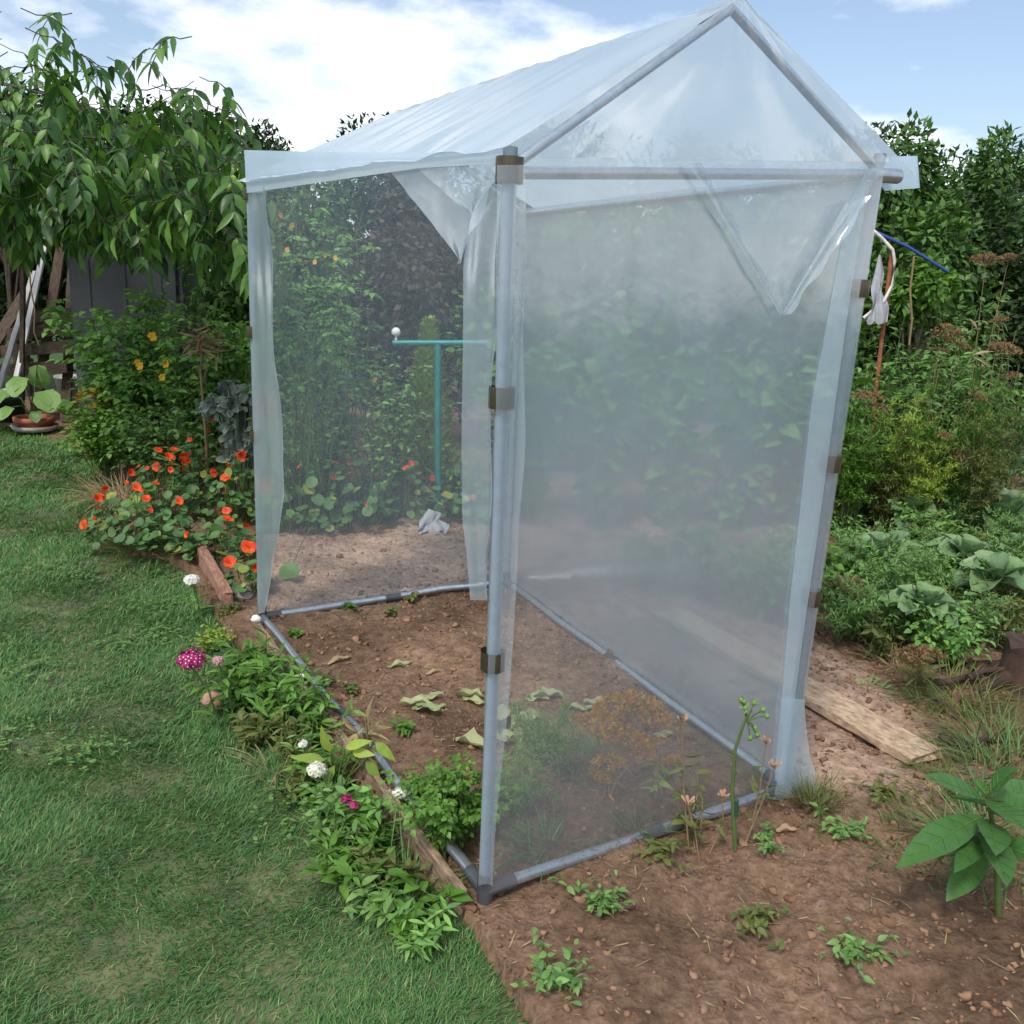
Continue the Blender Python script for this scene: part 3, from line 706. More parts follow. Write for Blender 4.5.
# open side: valance under the eave, flaps hanging at both jambs and the corner folds
poly_film(([(244, 150), (330, 152), (420, 153), (503, 150)], [(247, 193), (330, 181), (420, 168), (503, 163)]), PB['a'], nl_, .035, 'valance', 'roof', .004, 1)
poly_film(([(249, 186), (252, 330), (255, 480), (258, 614)], [(268, 186), (277, 340), (288, 495), (266, 612)]), PB['a'], nl_, .024, 'door_flap', 'flap', .006, 2)
poly_film(([(500, 168), (470, 215), (462, 262), (462, 400), (462, 520), (470, 600)], [(502, 168), (502, 230), (499, 300), (496, 420), (494, 520), (491, 600)]), PB['a'], nl_, .024, 'door_flap', 'flap', .008, 3)
poly_film(([(385, 166), (424, 214), (462, 262)], [(503, 160), (500, 185), (463, 264)]), PB['a'], nl_, .012, 'corner_fold', 'flap', .006, 4)
poly_film(([(410, 163), (436, 186), (470, 214)], [(503, 160), (498, 180), (474, 212)]), PB['a'], nl_, .03, 'corner_fold', 'fold', .006, 5)
# near face: doubled film beside the posts, a slack fold hanging from the top rail, gathered foot
poly_film(([(497, 165), (496, 400), (487, 700), (478, 885)], [(523, 165), (522, 400), (514, 560), (505, 700)][:3] + [(492, 885)]), PB['a'], nf_, .027, 'film_wrap', 'flap', .002, 6)
poly_film(([(850, 200), (812, 400), (790, 600), (775, 780)], [(868, 166), (836, 400), (808, 600), (783, 786)]), PB['a'], nf_, .034, 'film_wrap', 'foot', .003, 7)
poly_film(([(690, 164), (735, 235), (782, 315)], [(884, 166), (842, 230), (786, 312)]), PB['a'], nf_, .046, 'slack_fold', 'fold', .008, 8)
poly_film(([(842, 205), (812, 258), (781, 314)], [(866, 196), (826, 262), (786, 314)]), PB['a'], nf_, .056, 'slack_fold', 'flap', .006, 9)
poly_film(([(783, 700), (784, 750), (775, 800)], [(806, 700), (812, 760), (826, 812)]), PB['c'], nf_, .045, 'film_foot', 'foot', .014, 10)

# ------------------------------------------------------------------ background trees and hedges
def place(px, Y, z=0.0):
    p = atd(px, 300, Y); return np.array([p[0], Y, z])
rng = np.random.default_rng(21)
ta = shrub('background_tree', 'dark dense tree standing far back above the hedges', 'tree', place(-60, 11.0), rng, (1.5, 1.0, 1.85), 2.1, 17000, .085, .042, 'dark', 'dark trees at the back of the garden', 26, .09)
for px, Y, rz, s in ((95, 11.4, 1.1, 1.0), (250, 11.6, 2.3, .95), (400, 11.2, 4.0, .98), (545, 11.5, 5.2, 1.0), (690, 11.2, .6, .96), (830, 11.6, 1.9, 1.02), (980, 11.2, 3.1, .98), (1120, 11.4, 4.4, 1.03)):
    dup(ta, place(px, Y), rz, s)
def sh(label, px, Y, rad, zc, n, L, W, mat, seed, group=None, lumps=16, cat='shrub', name='shrub', **k):
    return shrub(name, label, cat, place(px, Y), np.random.default_rng(seed), rad, zc, n, L, W, mat, group, lumps, **k)
sh('brown copper leaved hedge behind the green T shaped post', 425, 8.6, (1.05, .5, 1.25), 1.4, 15000, .07, .045, 'copper', 31, cat='hedge', name='hedge', lumps=24)
sh('dark green hedge behind the tall tomato plants at the far film', 290, 8.8, (.95, .6, 1.3), 1.4, 9000, .08, .045, 'deep', 32, cat='hedge', name='hedge', lumps=20)
sh('deep green shrub seen through both films beside the copper hedge', 565, 7.8, (.85, .6, 1.2), 1.3, 9000, .085, .05, 'deep', 33, lumps=20)
sh('deep green shrub seen through both films in the middle of the near sheet', 665, 7.6, (.85, .6, 1.15), 1.25, 9000, .085, .05, 'deep', 34, lumps=20)
sh('deep green shrub seen through both films near the right front post', 775, 7.8, (.85, .6, 1.2), 1.3, 9000, .085, .05, 'deep', 35, lumps=20)
sh('tall leafy shrub just right of the pale cloth and cord', 915, 8.2, (.7, .6, 1.25), 1.45, 9000, .08, .045, 'deep', 36, lumps=18)
sh('tall dark shrub at the right edge above the brown seed heads', 1010, 8.6, (.85, .6, 1.5), 1.5, 10000, .075, .045, 'dark', 37, lumps=22)
sh('yellowish green small shrub beside the blue rope', 925, 7.4, (.30, .25, .35), 1.65, 1500, .07, .045, 'bright', 38, lumps=9)
sh('dark shrub in the shade behind the timber pile', 20, 10.9, (1.2, .6, 1.3), 1.5, 9000, .08, .045, 'dark', 39, lumps=20)
sh('dark shrub in the shade behind the slate tank', 150, 10.4, (1.2, .6, 1.35), 1.5, 9000, .08, .045, 'dark', 40, lumps=20)

# ------------------------------------------------------------------ walnut tree over the left corner
def walnut():
    rng = np.random.default_rng(5)
    root = thing('walnut_tree', 'walnut tree with long drooping leaflets and green nuts over the slate tank', 'tree', place(-40, 8.6))
    o = np.array(root.location)
    fm, tm = MB(), MB()
    tube(tm, [(0, 0, -.1), (.03, 0, .8), (0, .05, 1.7), (.1, 0, 2.6)], [.11, .09, .075, .05], 9)
    nuts = []
    tips = []
    for i in range(740):
        px = rng.uniform(-60, 246); Yd = rng.uniform(4.9, 8.4)
        edge = np.interp(px, [-60, 0, 40, 60, 95, 130, 165, 200, 225, 246], [215, 225, 180, 200, 235, 240, 215, 235, 262, 272])
        py = edge - 15 - abs(rng.normal(0, 62)); 
        if i % 7 == 0: py = edge - rng.uniform(0, 25)
        p = atd(px, max(py, 15), Yd) - o; tips.append(p)
    for j in range(16):     # limbs
        e = tips[j * 11] + np.array([0, 0, .2]); s = np.array([0, 0, rng.uniform(1.6, 2.5)]); m_ = (s + e) / 2 + [0, 0, rng.uniform(.1, .4)]
        tube(tm, [s, m_, e], [.035, .02, .006], 6)
    for i, p in enumerate(tips):
        a = rng.uniform(0, 2 * PI); hd = np.array([math.cos(a), math.sin(a), 0]); l = rng.uniform(.22, .36)
        t = np.linspace(0, 1, 5)[:, None]
        rach = p + hd * (l * .75 * t) + np.array([0, 0, 1.0]) * (.05 * t - l * .8 * t ** 2)
        tube(tm, np.vstack([p + [0, 0, .03] - hd * .08, rach]), .0028, 4, cap=False)
        sd = np.cross(hd, [0, 0, 1.0]); ds = nrm(np.gradient(rach, axis=0))
        b, d = [], []
        for q in (1, 2, 3, 4):
            for s in (1, -1): b.append(rach[q]); d.append(ds[q] * .75 + sd * s * .75 + [0, 0, -.35])
        b.append(rach[4]); d.append(ds[4] + [0, 0, -.25])
        b = np.array(b); d = nrm(np.array(d)) + rng.normal(0, .15, (len(b), 3)); k = len(b)
        leaves(fm, b, d, np.array([0, 0, 1.0]) + hd * .5 + rng.normal(0, .25, (k, 3)), rng.uniform(.07, .17, k), rng.uniform(.030, .056, k), 'ovate', rng.uniform(.05, .45, k), .3)
    fm.build('crown', G['walnut'], root); tm.build('trunk', G['bark'], root)
    for px, py, Y in ((72, 187, 5.4), (79, 188, 5.4), (233, 180, 5.0), (231, 188, 5.02), (238, 186, 5.05), (34, 213, 5.6)):
        nm = MB(); c = atd(px, py, Y) - o; blob(nm, c, (.021, .021, .024), rng, 0, .03, 8, 10); tube(nm, [c + [0, 0, .02], c + [.01, 0, .06]], .003, 4)
        nm.build('nut', G['nut'], root)
walnut()

# ------------------------------------------------------------------ left corner clutter
tank = thing('water_tank', 'slate grey plastic water tank half hidden under the walnut leaves', 'water tank', place(140, 9.1))
mb = MB(); box(mb, (0, 0, .88), (1.08, .7, 1.76), None, 0, .05)
for x in (-.34, 0, .34): box(mb, (x, -.352, .88), (.06, .02, 1.5), None, 0, .008)
mb.build('body', G['barrel'], tank)
mb = MB(); box(mb, (0, 0, 1.79), (1.08, .76, .055), None, 0, .02); mb.build('lid', G['barrel'], tank)
mb = MB(); tube(mb, [(.3, -.35, .25), (.3, -.43, .25), (.3, -.44, .2)], .018, 8); mb.build('tap', G['joint'], tank)

def plank_between(name, p, q, w, t, mat, label, cat, group=None, up=(0, 0, 1), seed=0):
    p, q = np.asarray(p, float), np.asarray(q, float); L = np.linalg.norm(q - p); m_ = (p + q) / 2
    rr = np.random.default_rng(seed); mb = MB(); nx = 14
    x = np.linspace(-L / 2, L / 2, nx)
    prof = np.array([(-w / 2, -t / 2 + .003), (-w / 2 + .003, -t / 2), (w / 2 - .003, -t / 2), (w / 2, -t / 2 + .003), (w / 2, t / 2 - .003), (w / 2 - .003, t / 2), (-w / 2 + .003, t / 2), (-w / 2, t / 2 - .003)])
    v = np.zeros((nx, 8, 3)); v[..., 0] = x[:, None] + rr.normal(0, .002, (nx, 8)); v[..., 1:] = prof; v[..., 1:] += rr.normal(0, .0016, (nx, 8, 2))
    v[..., 2] += (.012 * noise.noise((seed, 1, 2)) * np.sin(np.linspace(0, PI, nx)))[:, None]
    v[0, :, 0] += rr.normal(0, .008, 8); v[-1, :, 0] += rr.normal(0, .008, 8)
    f = [tuple(r_) for r_ in grid_faces(nx, 8, True)]
    mb.add(v, f, 0, False)
    mb.add(v[0], [[7, 6, 5, 4], [7, 4, 3, 0], [3, 2, 1, 0]], 0, False); mb.add(v[-1], [[4, 5, 6, 7], [0, 3, 4, 7], [0, 1, 2, 3]], 0, False)
    o = mb.build(name, G[mat]); Rm = frame((q - p), up)
    o.matrix_world = Matrix([[*Rm[0], m_[0]], [*Rm[1], m_[1]], [*Rm[2], m_[2]], [0, 0, 0, 1]])
    return tag(o, label, cat, group)
gb = 'old boards in the timber pile'
B_ = [((0, 352), (78, 345), 8.3, 'shadeboard', 'weathered board lowest at the front of the timber pile'),
      ((10, 335), (80, 326), 8.35, 'board', 'shade toned dark board second from the bottom of the timber pile'),
      ((35, 317), (88, 312), 8.4, 'shadeboard', 'short pale board on top of the timber pile beside the tank'),
      ((-20, 372), (70, 366), 8.25, 'board', 'shade toned dark board on the ground under the timber pile')]
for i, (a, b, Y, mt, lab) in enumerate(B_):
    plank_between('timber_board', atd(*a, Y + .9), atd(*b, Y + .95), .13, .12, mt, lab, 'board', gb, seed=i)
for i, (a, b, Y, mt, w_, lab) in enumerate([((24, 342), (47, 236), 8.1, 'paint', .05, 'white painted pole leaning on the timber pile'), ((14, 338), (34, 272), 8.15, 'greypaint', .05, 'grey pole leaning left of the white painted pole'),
        ((48, 330), (62, 240), 8.5, 'board', .10, 'dark board leaning upright between white pole and slate tank'), ((70, 322), (74, 236), 8.6, 'shadeboard', .10, 'brown board leaning against the left side of the slate tank'),
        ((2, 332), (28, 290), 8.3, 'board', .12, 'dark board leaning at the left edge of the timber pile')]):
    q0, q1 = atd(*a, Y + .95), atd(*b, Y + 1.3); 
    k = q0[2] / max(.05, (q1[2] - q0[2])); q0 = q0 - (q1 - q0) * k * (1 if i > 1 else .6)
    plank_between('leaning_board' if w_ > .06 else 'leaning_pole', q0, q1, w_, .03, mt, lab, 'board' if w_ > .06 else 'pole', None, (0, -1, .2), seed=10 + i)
plank_between('wood_block', atd(15, 250, 8.9), atd(31, 257, 8.9), .1, .08, 'shadeboard', 'small sawn wood block stuck up in the shade above the timber pile', 'wood block', None, seed=17)
plank_between('hanging_stake', atd(23, 255, 8.95), atd(22, 400, 9.0), .04, .04, 'board', 'thin dark stake carrying the small sawn wood block', 'stake', None, (1, 0, 0), seed=18)
mb = MB(); pts = [atd(x, y, 7.8) for x, y in ((25, 180), (29, 205), (26, 225), (32, 245), (29, 262), (31, 290), (35, 310), (34, 332), (39, 345))]
tube(mb, pts, .006, 6); one(mb, 'bare_vine', G['drystem'], 'thin wavy pale vine dangling in front of the timber pile', 'vine')

def pot(name, label, px, py, r0, r1, h, mat, soil=True, rim=.02):
    p = on(px, py); t = thing(name, label, 'flower pot', p)
    mb = MB(); lathe(mb, [(.001, 0), (r0, 0), (r1, h - .05), (r1 + rim, h - .05), (r1 + rim + .004, h), (r1 - .012, h), (r1 - .02, h - .04)], 28); mb.build('body', G[mat], t)
    mb = MB(); lathe(mb, [(r1 - .016, h - .045), (r1 * .5, h - .03), (.001, h - .03)], 24); mb.build('soil_fill', G['soil'], t)
    return t, p
pt, pp = pot('terracotta_pot', 'low terracotta pot with wide pale rim holding a broad leaved plant', 35, 428, .15, .165, .13, 'terra')
mb = MB(); lathe(mb, [(.001, .008), (.15, .008), (.2, .05), (.215, .05), (.19, .0), (.001, .0)], 28); mb.build('saucer', G['stone'], pt)
pl = thing('potted_plant', 'broad leaved plant growing in the low terracotta pot', 'plant', pp + [0, 0, .1])
fm, sm = MB(), MB(); rng = np.random.default_rng(8)
for dx, dy, dz, L in ((-.02, -.1, .42, .22), (.18, -.12, .30, .26), (-.2, -.05, .26, .24), (.02, .1, .52, .22), (.22, .05, .18, .18), (-.1, -.2, .14, .16), (.08, -.1, .1, .13)):
    e = np.array([dx, dy, dz]); tube(sm, [(0, 0, -.02), e * .5 + [0, 0, .08], e], .006, 5)
    leaves(fm, [e], [[dx, dy - .12, -.12]], [[0, -.5, 1]], L, L * .95, 'broad', .35, .25)
    leaves(fm, [e], [[dx, dy - .12, -.10]], [[.1, -.5, 1]], L * .8, L * .7, 'heart', .3, .2)
fm.build('foliage', G['weed'], pl); sm.build('stem', G['stem'], pl)
pot('green_tub', 'dark green plastic tub at the left edge behind the terracotta pot', 2, 416, .17, .21, .24, 'tub')
p = on(75, 410); t = thing('white_bucket', 'white plastic bucket half hidden behind yellow leaves', 'bucket', p)
mb = MB(); lathe(mb, [(.001, 0), (.14, 0), (.175, .36), (.185, .36), (.187, .385), (.170, .385), (.13, .03), (.001, .03)], 28); mb.build('body', G['paint'], t)
a = np.linspace(0, PI, 14); mb = MB(); tube(mb, np.stack([.185 * np.cos(a), .06 * np.sin(a) - .0, .36 - .12 * np.sin(a)], -1), .004, 6); mb.build('handle', G['pipe'], t)
p = atd(-2, 392, 8.0); t = thing('white_tray', 'shallow white tray lying on the dark green tub', 'tray', on(2, 416) + [0, -.02, .242])
mb = MB(); box(mb, (0, 0, .012), (.36, .26, .012), None, 0, .004)
for c, s in (((0, -.127, .03), (.36, .008, .05)), ((0, .127, .03), (.36, .008, .05)), ((.177, 0, .03), (.008, .246, .05)), ((-.177, 0, .03), (.008, .246, .05))): box(mb, c, s, None, 0, .002)
mb.build('body', G['paint'], t)

# ------------------------------------------------------------------ left bed plants
def mk(name, label, cat, px, py, group=None):
    p = on(px, py) if py > 60 else place(px, py)     # either a ground point, or a bearing and a depth
    p[2] = gz(p[0], p[1]); return thing(name, label, cat, p, group)
def rg(s): return np.random.default_rng(s)
bush(mk('tomato_plant', 'big light green tomato bush with yellow flowers in front of the slate tank', 'tomato plant', 130, 7.3), rg(41), 1.5, .64, 46, 24, .075, .05, 'tomato', 'ovate', 5, .2)
bush(mk('tomato_plant', 'light green tomato bush right of the big one near the jamb flap', 'tomato plant', 205, 6.9), rg(42), 1.35, .47, 36, 20, .07, .045, 'tomato', 'ovate', 5, .2)
bush(mk('parsley_plant', 'rounded bright parsley bush at the lawn edge left of the hay clump', 'parsley', 100, 6.7), rg(43), .62, .36, 44, 14, .05, .04, 'fresh', 'ovate', 3, .35, srad=.004)
bush(mk('parsley_plant', 'darker parsley mound below the tomato bush beside the dry stick', 'parsley', 155, 6.4), rg(44), .66, .42, 44, 14, .048, .036, 'weed', 'ovate', 3, .3, srad=.004)
yp = bush(mk('yellowing_plant', 'small plant with orange yellow leaves beside the white bucket', 'plant', 92, 7.0), rg(45), .85, .16, 9, 16, .08, .055, 'yellow', 'ovate', 0, .35)
bush(mk('leafy_plant', 'loose green plant with tiny leaves between tomato bush and jamb flap', 'plant', 240, 6.6), rg(46), 1.5, .3, 14, 20, .05, .02, 'bright', 'lance', 0, .2)
def kale():
    rng = rg(47); t = mk('kale_plant', 'silvery grey kale with frilled leaves left of the far left post', 'kale', 236, 6.0); fm, sm = MB(), MB()
    for i in range(26):
        a = rng.uniform(0, 2 * PI); h = rng.uniform(.35, .82); r = rng.uniform(.05, .2); e = np.array([r * math.cos(a), r * math.sin(a), h]); tube(sm, [(0, 0, 0), e * [.5, .5, .6], e], .005, 5)
        n = 16; d = nrm(np.array([math.cos(a), math.sin(a), .2]) + rng.normal(0, .7, (n, 3)))
        leaves(fm, e + rng.normal(0, .02, (n, 3)), d, rdir(rng, n, 0, 1), rng.uniform(.05, .1, n), .05, 'petal', .5, .6)
    fm.build('foliage', G['kale'], t); sm.build('stem', G['kale'], t)
kale()
t = mk('hay_clump', 'brown clump of dry hay at the lawn edge below the parsley', 'dry grass', 112, 6.1); tuft(t, rg(48), 300, .30, .22, 'hay', .005, 1.4)
t = mk('hay_clump', 'low dry stalks behind the reddest nasturtium flowers', 'dry grass', 150, 5.9); tuft(t, rg(49), 160, .3, .2, 'hay', .006, 1.2)
t = mk('dead_stalk', 'tall pale dead stalk with a withered head rising from the tomato bush', 'dry stalk', 199, 6.3)
mb = MB(); tube(mb, [(0, 0, 0), (.01, 0, .4), (-.01, .0, .9), (.02, 0, 1.16)], [.012, .011, .009, .007], 7); mb.build('stem', G['drystem'], t)
mb = MB(); r_ = rg(50); n = 60; leaves(mb, r_.normal(0, .05, (n, 3)) + [.02, 0, 1.1], rdir(r_, n, -1, .4), rdir(r_, n), .13, .018, 'lance', .6, .3); mb.build('withered_head', G['drystem'], t)

def scatter_flowers(root, pts, mesh, sc=(.8, 1.1), seed=0):
    rr = rg(seed); o = np.array(root.location)
    for p in pts: put(mesh, 'flower', root, np.asarray(p) - o, nrm(TOCAM(p) + rr.normal(0, .4, 3) + [0, 0, .3]), rr.uniform(*sc))
YF = flower_mesh('flower', 6, .045, .035, .5, [G['yflower'], G['yflower'], G['stem']], .2)
scatter_flowers(bpy.data.objects['tomato_plant'], [atd(x, y, 6.62) for x, y in ((152, 337), (137, 363), (165, 364), (140, 366), (162, 377))], YF, (.5, .85), 1)
# the big nasturtium patch left of the far left post
NP = [((128, 548), .24, .2, .34, 150, 11, 'nasturtium on the lawn side with yellowing leaves at its front'), ((165, 520), .26, .22, .42, 150, 15, 'nasturtium in the middle of the orange red patch'),
      ((205, 500), .24, .22, .50, 130, 13, 'nasturtium at the back of the patch below the dead stalk'), ((235, 520), .22, .2, .46, 130, 12, 'nasturtium hugging the far left post'),
      ((178, 552), .24, .16, .24, 120, 3, 'low nasturtium spilling over the lawn edge below the patch'), ((225, 560), .22, .18, .26, 110, 4, 'low nasturtium beside the red brown board end')]
for i, (p, rx, ry, h, nl, nf, lab) in enumerate(NP): nasturtium(lab, on(*p), rg(60 + i), rx, ry, h, nl, nf, .027, 'nasturtiums left of the greenhouse', .78)
nasturtium('nasturtium with two flowers squeezed between stone and far left post', on(250, 592), rg(66), .12, .1, .2, 40, 3, .025, 'nasturtiums left of the greenhouse')
t = mk('hay_clump', 'fine dry grass hanging out of the nasturtiums onto the lawn', 'dry grass', 150, 552); tuft(t, rg(67), 120, .2, .2, 'olive', .005, 1.5)

# edging boards, stones
plank_between('edging_board', at(199, 552, .02), at(229, 606, .0), .05, .14, 'redboard', 'red brown board end standing at the lawn edge by the nasturtiums', 'board', seed=31)
e0, e1, e2 = at(258, 632, .0), at(352, 757, .0), at(462, 898, .0)
dd = nrm(e2 - e0); sidev = np.array([-dd[1], dd[0], 0]); 
if sidev[0] > 0: sidev = -sidev
plank_between('edging_board', e0 - [0, 0, .025], e1 - [0, 0, .03], .026, .13, 'edging', 'grey brown edging board below the far part of the open side', 'board', 'edging boards along the open side', seed=32)
plank_between('edging_board', e1 + dd * .006 - [0, 0, .02], e2 - [0, 0, .035], .022, .13, 'edging', 'brown edging board on the lawn side of the carrot tops', 'board', 'edging boards along the open side', seed=33)
plank_between('wooden_stake', at(402, 812, -.02) + sidev * .035 - [0, 0, .1], at(402, 812, -.02) + sidev * .035 + [0, 0, .07], .09, .022, 'plank', 'short flat wooden stake holding the edging board', 'stake', None, tuple(sidev), seed=34)
for i, (px, py, r, mt, lab) in enumerate([(256, 622, .024, 'whitestone', 'white pebble at the foot of the far left post'), (302, 678, .013, 'whitestone', 'white pebble on the edging board beside the long green leaves'),
        (400, 797, .024, 'whitestone', 'flat white pebble on the edging board above the wooden stake'), (243, 601, .055, 'stone', 'grey stone lying just outside the far left post'), (214, 706, .045, 'brick', 'pinkish brick lump under the pink sweet william')]):
    mb = MB(); rr = rg(90 + i); blob(mb, (0, 0, r * .6), (r * 1.1, r * .85, r * .75), rr, 0, .16, 7, 9)
    one(mb, 'pebble' if r < .03 else ('stone' if mt == 'stone' else 'brick_lump'), G[mt], lab, 'pebble' if r < .03 else 'stone', at(px, py, .045 if r < .03 else -.03))

# greens and flowers on the lawn side of the boards
def lawnside(px, py): p = at(px, py, LZ); return p
LP = [(250, 712, .27, .15, 16, 13, .085, .021, 'fresh', 'lance', 'tall long leaved sweet william clump beside the pink flower head'), (285, 735, .26, .15, 16, 13, .08, .019, 'fresh', 'lance', 'long leaved clump in front of the grey brown edging board'),
      (235, 690, .18, .10, 9, 10, .08, .024, 'big', 'lance', 'low clump of dull broad leaves under the pale faded flower'), (310, 775, .20, .13, 12, 10, .06, .016, 'weed', 'lance', 'loose weed clump around the cream flower'),
      (330, 825, .18, .13, 14, 10, .05, .022, 'weed', 'ovate', 'weed clump below the small pink flowers'), (352, 880, .12, .13, 12, 12, .06, .028, 'fresh', 'ovate', 'leafy weed clump in front of the wooden stake'),
      (335, 850, .15, .15, 12, 10, .05, .02, 'weed', 'lance', 'low weed clump spilling onto the lawn'), (412, 925, .10, .12, 10, 10, .06, .035, 'fresh', 'ovate', 'broad leaved weed at the near end of the edging board'),
      (300, 700, .20, .08, 8, 10, .06, .014, 'bright', 'lance', 'bright narrow leaved sprout leaning on the edging board')]
LP += [(262, 695, .26, .14, 16, 13, .085, .018, 'bright', 'lance', 'bright feathery long leaved clump nearest to the far left post'), (320, 745, .22, .13, 14, 12, .06, .018, 'fresh', 'lance', 'narrow leaved clump leaning over the grey rail'),
       (340, 826, .13, .11, 12, 12, .055, .02, 'fresh', 'ovate', 'leafy clump between lime leaved plant and wooden stake'), (300, 800, .14, .14, 12, 10, .05, .012, 'olive', 'lance', 'thin leaved clump at the lawn side of the cream flower'), (230, 715, .14, .12, 12, 10, .06, .016, 'weed', 'lance', 'small clump beside the pinkish brick lump'),
       (380, 915, .10, .13, 12, 10, .05, .02, 'weed', 'lance', 'weed clump on the lawn at the near end of the edging boards')]
for i, (px, py, h, r, ns, nl, L, W, mt, pf, lab) in enumerate(LP):
    t = thing('leafy_plant', lab, 'plant', lawnside(px, py), 'green plants along the edging boards'); bush(t, rg(100 + i), h, r, ns, nl, L, W, mt, pf, 0, .1, srad=.004, zl=(-.1, .8))
for i, (px, py, n, h, r, mt, lab) in enumerate([(320, 800, 60, .22, .12, 'olive', 'thin grass tuft beside the cream flower'), (280, 770, 45, .2, .1, 'hay', 'straw coloured grass stalks lying onto the lawn'), (365, 850, 70, .2, .12, 'grass', 'long grass tuft below the small pink flowers'),
        (405, 890, 60, .18, .1, 'grass', 'long grass tuft at the bottom by the edging board'), (225, 740, 60, .13, .09, 'grass', 'grass tuft under the pink flower head')]):
    t = thing('grass_tuft', lab, 'grass tuft', lawnside(px, py), 'grass tufts along the edging boards'); tuft(t, rg(120 + i), n, h, r, mt, .004, .8)
t = thing('sedum_mat', 'low yellow green sedum mat between lawn and far left post', 'sedum', lawnside(212, 652)); bush(t, rg(130), .12, .13, 60, 14, .018, .012, 'lime', 'ovate', 0, .2, srad=.002)
t = thing('sedum_mat', 'small olive sedum patch at the tip of the red brown board', 'sedum', lawnside(228, 622)); bush(t, rg(131), .11, .09, 34, 12, .02, .013, 'olive', 'ovate', 0, .2, srad=.002)

def dome_flower(label, cat, px, py, foot, hz, r, mats, n=60, fr=.0085, lean=(0, 0), leafm='fresh', nlf=8):
    """sweet william: a dome of small five petalled florets on a leafy stem"""
    rr = rg(int(px * 7 + py)); base = lawnside(*foot); w_ = ray(px, py); k = (base[1] - .03) / w_[1]; top = np.array([w_[0] * k, base[1] - .03, H + w_[2] * k]) - base
    t = thing('flowering_plant', label, cat, base); sm, fm, hm = MB(), MB(), MB()
    tube(sm, [(0, 0, 0), top * [.4, .4, .6], top - [0, 0, r * .3]], [.004, .0035, .003], 6); sm.build('stem', G['stem'], t)
    tt = rr.uniform(.15, .85, nlf); b = top * tt[:, None]; a = rr.uniform(0, 2 * PI, nlf)
    leaves(fm, b, np.stack([np.cos(a), np.sin(a), np.full(nlf, .5)], -1), [0, 0, 1.0] + rr.normal(0, .2, (nlf, 3)), .085, .02, 'lance', .4, .3); fm.build('foliage', G[leafm], t)
    i = np.arange(n) + .5; ph = np.arccos(1 - 1.25 * i / n); th = i * 2.39996
    d = np.stack([np.sin(ph) * np.cos(th), np.sin(ph) * np.sin(th), np.cos(ph)], -1); c = top + d * [1, 1, .72] * r * rr.uniform(.78, 1.12, (n, 1)) * (1 + .12 * np.sin(th * 1.0 + px))[:, None]
    for p, q in zip(c, d):
        a_ = nrm(np.cross(q, rdir(rr, 1)[0])); b_ = np.cross(q, a_); al = np.arange(5) * 2 * PI / 5
        dr = np.cos(al)[:, None] * a_ + np.sin(al)[:, None] * b_
        leaves(hm, np.repeat(p[None], 5, 0), dr + q * rr.uniform(-.1, .5), np.repeat(nrm(q + rr.normal(0, .3, 3))[None], 5, 0), fr * rr.uniform(.75, 1.2), fr * 1.05, 'petal', .15, .1, 0, False)
        if len(mats) > 1 :
            th2 = np.arange(6) * 2 * PI / 6; v = p + q * .0022 + .28 * fr * (np.cos(th2)[:, None] * a_ + np.sin(th2)[:, None] * b_)
            hm.add(np.vstack([v, [p + q * .0026]]), [[k_, (k_ + 1) % 6, 6] for k_ in range(6)], 1)
        tube(hm, [p, top + (p - top) * .2], .0012, 3, len(mats), False)
    hm.build('flower_head', [G[m_] for m_ in mats] + [G['stem']], t)
    return t
dome_flower('magenta sweet william head with white specks standing over the lawn', 'flower', 190, 661, (222, 735), .2, .049, ['pinkpetal', 'white'], 90, .010)
dome_flower('faded pale pink sweet william head beside the magenta one', 'flower', 218, 661, (235, 725), .2, .022, ['palepink', 'pinkpetal'], 30, .008)
dome_flower('white round flower head beside the red brown board end', 'flower', 192, 580, (200, 618), .12, .034, ['white'], 60, .011)
dome_flower('cream white drooping flower cluster by the edging board', 'flower', 316, 770, (322, 805), .1, .026, ['white', 'lime'], 30, .012)
dome_flower('small white bud head just above the cream flower cluster', 'flower', 303, 744, (312, 790), .1, .013, ['white'], 14, .008)
dome_flower('small pink flower left of a matching one above the weeds', 'flower', 346, 799, (350, 835), .1, .012, ['pinkpetal'], 12, .009)
dome_flower('small pink flower at the foot of the edging board right of its twin', 'flower', 354, 805, (358, 840), .1, .012, ['pinkpetal'], 12, .009)
t = thing('lime_leaved_plant', 'plant with pointed yellow green leaves over the grey rail', 'plant', lawnside(335, 800)); fm, sm = MB(), MB()
for px, py, dx, dz, L in ((330, 752, -.1, .5, .12), (345, 748, .8, .45, .10), (352, 752, .7, .1, .08), (366, 760, .6, -.7, .08), (335, 765, -.3, -.6, .10), (325, 760, -.6, .2, .11), (375, 742, .7, -.5, .09)):
    base = np.array(t.location); w_ = ray(px, py); k = (base[1] + .0) / w_[1]; p = np.array([w_[0] * k, base[1], H + w_[2] * k]) - base
    tube(sm, [(0, 0, 0), p * .5 + [0, 0, .02], p], .003, 5); leaves(fm, [p], [[dx, -.25, dz]], [[-.2, -.7, .7]], L, .034, 'ovate', .15, .3)
fm.build('foliage', G['lime'], t); sm.build('stem', G['stem'], t)
t = thing('withered_plant', 'withered brown stalk with curled leaves behind the lime leaved plant', 'plant', on(365, 768)); fm = MB(); n = 26; rr = rg(140)
leaves(fm, rr.normal(0, .012, (n, 3)) + np.array([0, 0, 1]) * rr.uniform(.05, .2, n)[:, None], rdir(rr, n, -.6, .6), rdir(rr, n), .08, .016, 'lance', .5, .4); fm.build('foliage', G['hay'], t)
